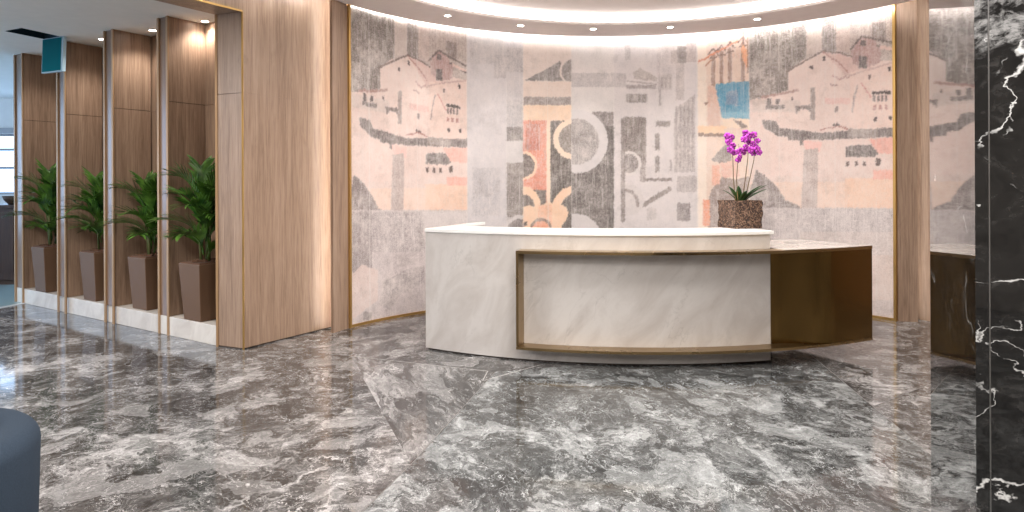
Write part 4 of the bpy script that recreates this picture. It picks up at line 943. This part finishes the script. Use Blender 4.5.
palm(pc[3], 'potted palm in the farthest bay, with its fronds reaching across the last fin', 41, 1.03, 0, LIM[3])

# ------------------------------------------------------------------ black marble pillar on the right
F_, N_ = V2(1.793, 2.93), V2(1.390, 2.05); fdir = V2(.909, -.4166)
pil = MB(); K1 = N_+fdir*.034; K2 = K1+fdir*.0035
core = [F_, N_, K1, K1+V2(.004, .009), K1+V2(.004,.009)+fdir*.004, K2, K2+fdir*1.1, F_+fdir*1.1]
side_n = MB()
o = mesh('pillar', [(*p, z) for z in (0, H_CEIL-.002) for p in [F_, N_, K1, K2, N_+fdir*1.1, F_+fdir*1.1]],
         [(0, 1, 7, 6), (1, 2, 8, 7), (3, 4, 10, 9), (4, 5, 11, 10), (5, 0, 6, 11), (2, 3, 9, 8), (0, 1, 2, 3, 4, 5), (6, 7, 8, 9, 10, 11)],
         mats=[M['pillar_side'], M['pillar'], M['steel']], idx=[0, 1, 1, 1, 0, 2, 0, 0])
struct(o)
o = MB().prism([K1-V2(.0005,.0012), K2-V2(.0005,.0012), K2+V2(0, .004), K1+V2(0, .004)], 0, H_CEIL-.002).build('trim_11', M['steel']); struct(o)

# ------------------------------------------------------------------ blue tub chair at the bottom left
t_ = NT('blue_velvet'); pp = t_.pos(src='World'); nn = t_.noise(pp, 220, 3, .7)
t_.set(color=t_.mix(nn, srgb(32, 40, 49), srgb(52, 63, 76)), rough=.95, spec=.15); t_.bump(nn, .2, .003); M['velvet'] = t_.m
CH = V2(-1.845, 2.0)
ch = thing('tub_chair', 'grey blue velvet tub chair with rounded back at the near edge of the floor', 'armchair', (CH.x, CH.y, 0))
prof = []
ro, ri, zb, zt = .38, .245, .16, .745
rc = .055
prof = [(ro-.045, zb), (ro-.012, zb+.10)]
prof += [(ro-rc+rc*math.cos(R(a)), zt-rc+rc*math.sin(R(a))) for a in range(0, 91, 15)]
prof += [(ri+rc+rc*math.cos(R(a)), zt-rc+rc*math.sin(R(a))) for a in range(90, 181, 15)]
prof += [(ri, zb)]
MB().sweep(prof, CH.x, CH.y, R(-140), R(140), 64).build('backrest', M['velvet'], ch, True)
bevel(MB().sweep([(.001, .26), (.235, .26), (.243, .30), (.243, .40), (.225, .435), (.001, .445)], CH.x, CH.y, 0, 2*PI, 40).build('seat_cushion', M['velvet'], ch, True), .004)
MB().sweep([(.001, .12), (.30, .12), (.33, .159), (.243, .159), (.243, .258), (.001, .258)], CH.x, CH.y, 0, 2*PI, 40).build('seat_base', M['velvet'], ch, True)
for a in (45, 135, 225, 315):
    x, y = CH.x+.22*math.cos(R(a)), CH.y+.22*math.sin(R(a))
    MB().tube([(x, y, 0), (x-.02*math.cos(R(a)), y-.02*math.sin(R(a)), .121)], [.012, .019], 12).build('leg', M['groove'], ch, True)

# ------------------------------------------------------------------ side lobby glimpsed past the last fin
M['darkwood'] = wood('dark_panelling', srgb(34, 20, 14), srgb(58, 36, 26), srgb(78, 52, 38), .4, .1)
M['pane'] = emit('daylit_pane', (.46, .68, 1.0, 1), 2.4)
M['wframe'] = plain('window_frame_paint', srgb(150, 150, 152), .5)
def wall_with_window(tagname, a, b, z0, z1, mull, idx):
    """wall from a to b (thickness outwards) with a glazed band between z0 and z1"""
    d = (b-a).normalized(); n = V2(-d.y, d.x)*.2
    mb = MB(); mb.prism([a, b, b+n, a+n], 0, z0); mb.prism([a, b, b+n, a+n], z1, H_SLAB)
    e = d*.35; mb.prism([a, a+e, a+e+n, a+n], z0, z1); mb.prism([b-e, b, b+n, b-e+n], z0, z1)
    struct(mb.build(tagname, M['white']))
    a2, b2 = a+e, b-e; L = (b2-a2).length; wn = thing('window_%d' % idx, 'x', 'window', (a2.x, a2.y, z0)); wn['kind'] = 'structure'; del wn['label']; del wn['category']
    fr = MB(); q = n.normalized()
    for i in range(mull+1):
        c = a2+d*(L*i/mull); h = .03; lo, hi = max(-h, -(c-a2).length), min(h, (b2-c).length)
        fr.prism([c+d*lo+q*.05, c+d*hi+q*.05, c+d*hi+q*.12, c+d*lo+q*.12], z0, z1)
    for z in (z0, z0+(z1-z0)*.42, z0+(z1-z0)*.72, z1-.05): fr.prism([a2+q*.055, b2+q*.055, b2+q*.115, a2+q*.115], z, z+.05)
    fr.build('window_frame', M['wframe'], wn)
    MB().prism([a2+q*.13, b2+q*.13, b2+q*.14, a2+q*.14], z0, z1).build('window_pane', M['pane'], wn)
    MB().prism([a2-q*.08, b2-q*.08, b2+q*.04, a2+q*.04], z0-.04, z0).build('window_sill', M['white'], wn)
wall_with_window('wall_lobby_far', V2(-5.6, 13.2), V2(-12, 13.2).lerp(V2(-5.6, 13.2), 0) if False else V2(-12.6, 13.2), 1.32, 2.50, 6, 1) if False else wall_with_window('wall_lobby_far', V2(-5.6, 13.2)*0+V2(-12.6, 13.2), V2(-4.2, 13.2), 1.32, 2.50, 7, 1)
wall_with_window('wall_lobby_side', V2(-12.2, 4.4), V2(-12.2, 13.2), .55, 3.62, 5, 2)
struct(quad_wall('wall_lobby_near', V2(-12.4, -5), V2(-12.2, -5), V2(-12.2, 4.4), V2(-12.4, 4.4), 0, H_SLAB, None, M['white']))
struct(MB().prism([Fend+u*(DP+.02), Fend+u*(DP+.10), V2(-4.6, 13.2), V2(-4.8, 13.2)], 0, H_SLAB).build('wall_lobby_inner', M['white']))
struct(MB().box(-12.6, 13.10, 2.50, -4.8, 13.19, 2.60).build('trim_12', M['wframe']))
bar = thing('bar_counter', 'dark wood bar counter in the bright room beyond the last fin', 'bar counter', (-9.2, 10.5, 0))
MB().box(-11.2, 10.25, .08, -7.42, 10.95, 1.16).build('body', M['darkwood'], bar)
MB().box(-11.1, 10.30, 0, -7.5, 10.9, .08).build('plinth', M['groove'], bar)
MB().box(-11.25, 10.18, 1.161, -7.38, 11.0, 1.205).build('counter_top', M['darkwood'], bar)
for i in range(9): MB().box(-11.1+i*.41, 10.232, .2, -10.76+i*.41, 10.249, 1.08).build('panel', M['darkwood'], bar)
bowl = MB().sweep([(.001, 0), (.07, 0), (.13, .07), (.15, .13), (.14, .13), (.12, .075), (.06, .015), (.001, .015)], 0, 0, 0, 2*PI, 28)
o = mesh('bowl', [(x-7.66, y+10.5, z+1.206) for x, y, z in bowl.v], bowl.f, M['groove'], None, True); tag(o, 'dark bowl standing on the dark wood bar counter', 'bowl')
M['thresh'] = plain('bright_metal_threshold', srgb(228, 232, 236), .25)
ta, tb = V2(-6.20, 8.70), V2(-6.28, 8.36)
td = (tb-ta).normalized()
tb = ta+td*3.0; tn = V2(-td.y, td.x)*.028
struct(MB().prism([ta+tn, tb+tn, tb-tn, ta-tn], 0, .006).build('trim_13', M['thresh']))
M['palefloor'] = plain('lobby_floor_sheen', srgb(150, 176, 180), .2)  # pale grey-blue stands for window light reflected in the marble
struct(MB().prism([ta-V2(.03, 0), tb-V2(.03, 0), V2(-12.2, 5.4), V2(-12.2, 13.2), V2(-4.9, 13.2), Fend+u*(DP+.1)-V2(.05, 0)], 0, .003).build('floor_lobby', M['palefloor']))

# ------------------------------------------------------------------ area lights and camera
def area(name, loc, sx, sy, power, col, rot=(0, 0, 0)):
    l = bpy.data.lights.new(name, 'AREA'); l.shape = 'RECTANGLE'; l.size = sx; l.size_y = sy; l.energy = power; l.color = col
    o = bpy.data.objects.new(name, l); COL.objects.link(o); o.location = loc; o.rotation_euler = rot; return o
area('recess_lamp', (RCX, RCY-.3, H_CEIL+RISE-.02), 2.6, 2.6, 120, (1, .965, .935))
for i, (x, y) in enumerate(((-.2, 1.6), (1.6, .2), (-2.2, -.8), (2.4, -1.8))):
    area('room_fill', (x, y, H_CEIL-.02), 1.2, 1.2, 72, (1, .965, .935))  # unseen fill lights added overhead for general brightness, no fixtures
area('lobby_fill', (-8.2, 3.4, H_SIDE-.03), 2.0, 2.0, 150, (.95, .96, 1.0))  # this and the next two: unseen fills added to brighten the side lobby
area('lobby_fill', (-4.6, 4.4, H_SIDE-.03), 1.2, 1.2, 85, (1, .97, .94))  # added to light the side faces of the fins
area('lobby_fill', (-8.6, 11.6, H_SLAB-.03), 1.6, 1.6, 130, (1, .97, .94))
wd = bpy.data.worlds.new('world'); SC.world = wd; wd.use_nodes = True
bg = wd.node_tree.nodes['Background']; bg.inputs[0].default_value = (.75, .82, .95, 1); bg.inputs[1].default_value = .25
cam = bpy.data.cameras.new('camera'); cam.lens = 24; cam.sensor_width = 36; cam.sensor_fit = 'HORIZONTAL'; cam.shift_y = -73/1024; cam.clip_start = .05
co = bpy.data.objects.new('camera', cam); COL.objects.link(co)
co.matrix_world = Matrix.Translation((0, 0, 1.5)) @ Matrix.Rotation(PI/2, 4, 'X') @ Matrix.Rotation(-.0046, 4, 'Z')
SC.camera = co
SC.view_settings.view_transform = 'Standard'; SC.view_settings.look = 'None'; SC.view_settings.gamma = 1; SC.view_settings.exposure = 0.95
try: SC.view_settings.use_curve_mapping = False
except Exception: pass
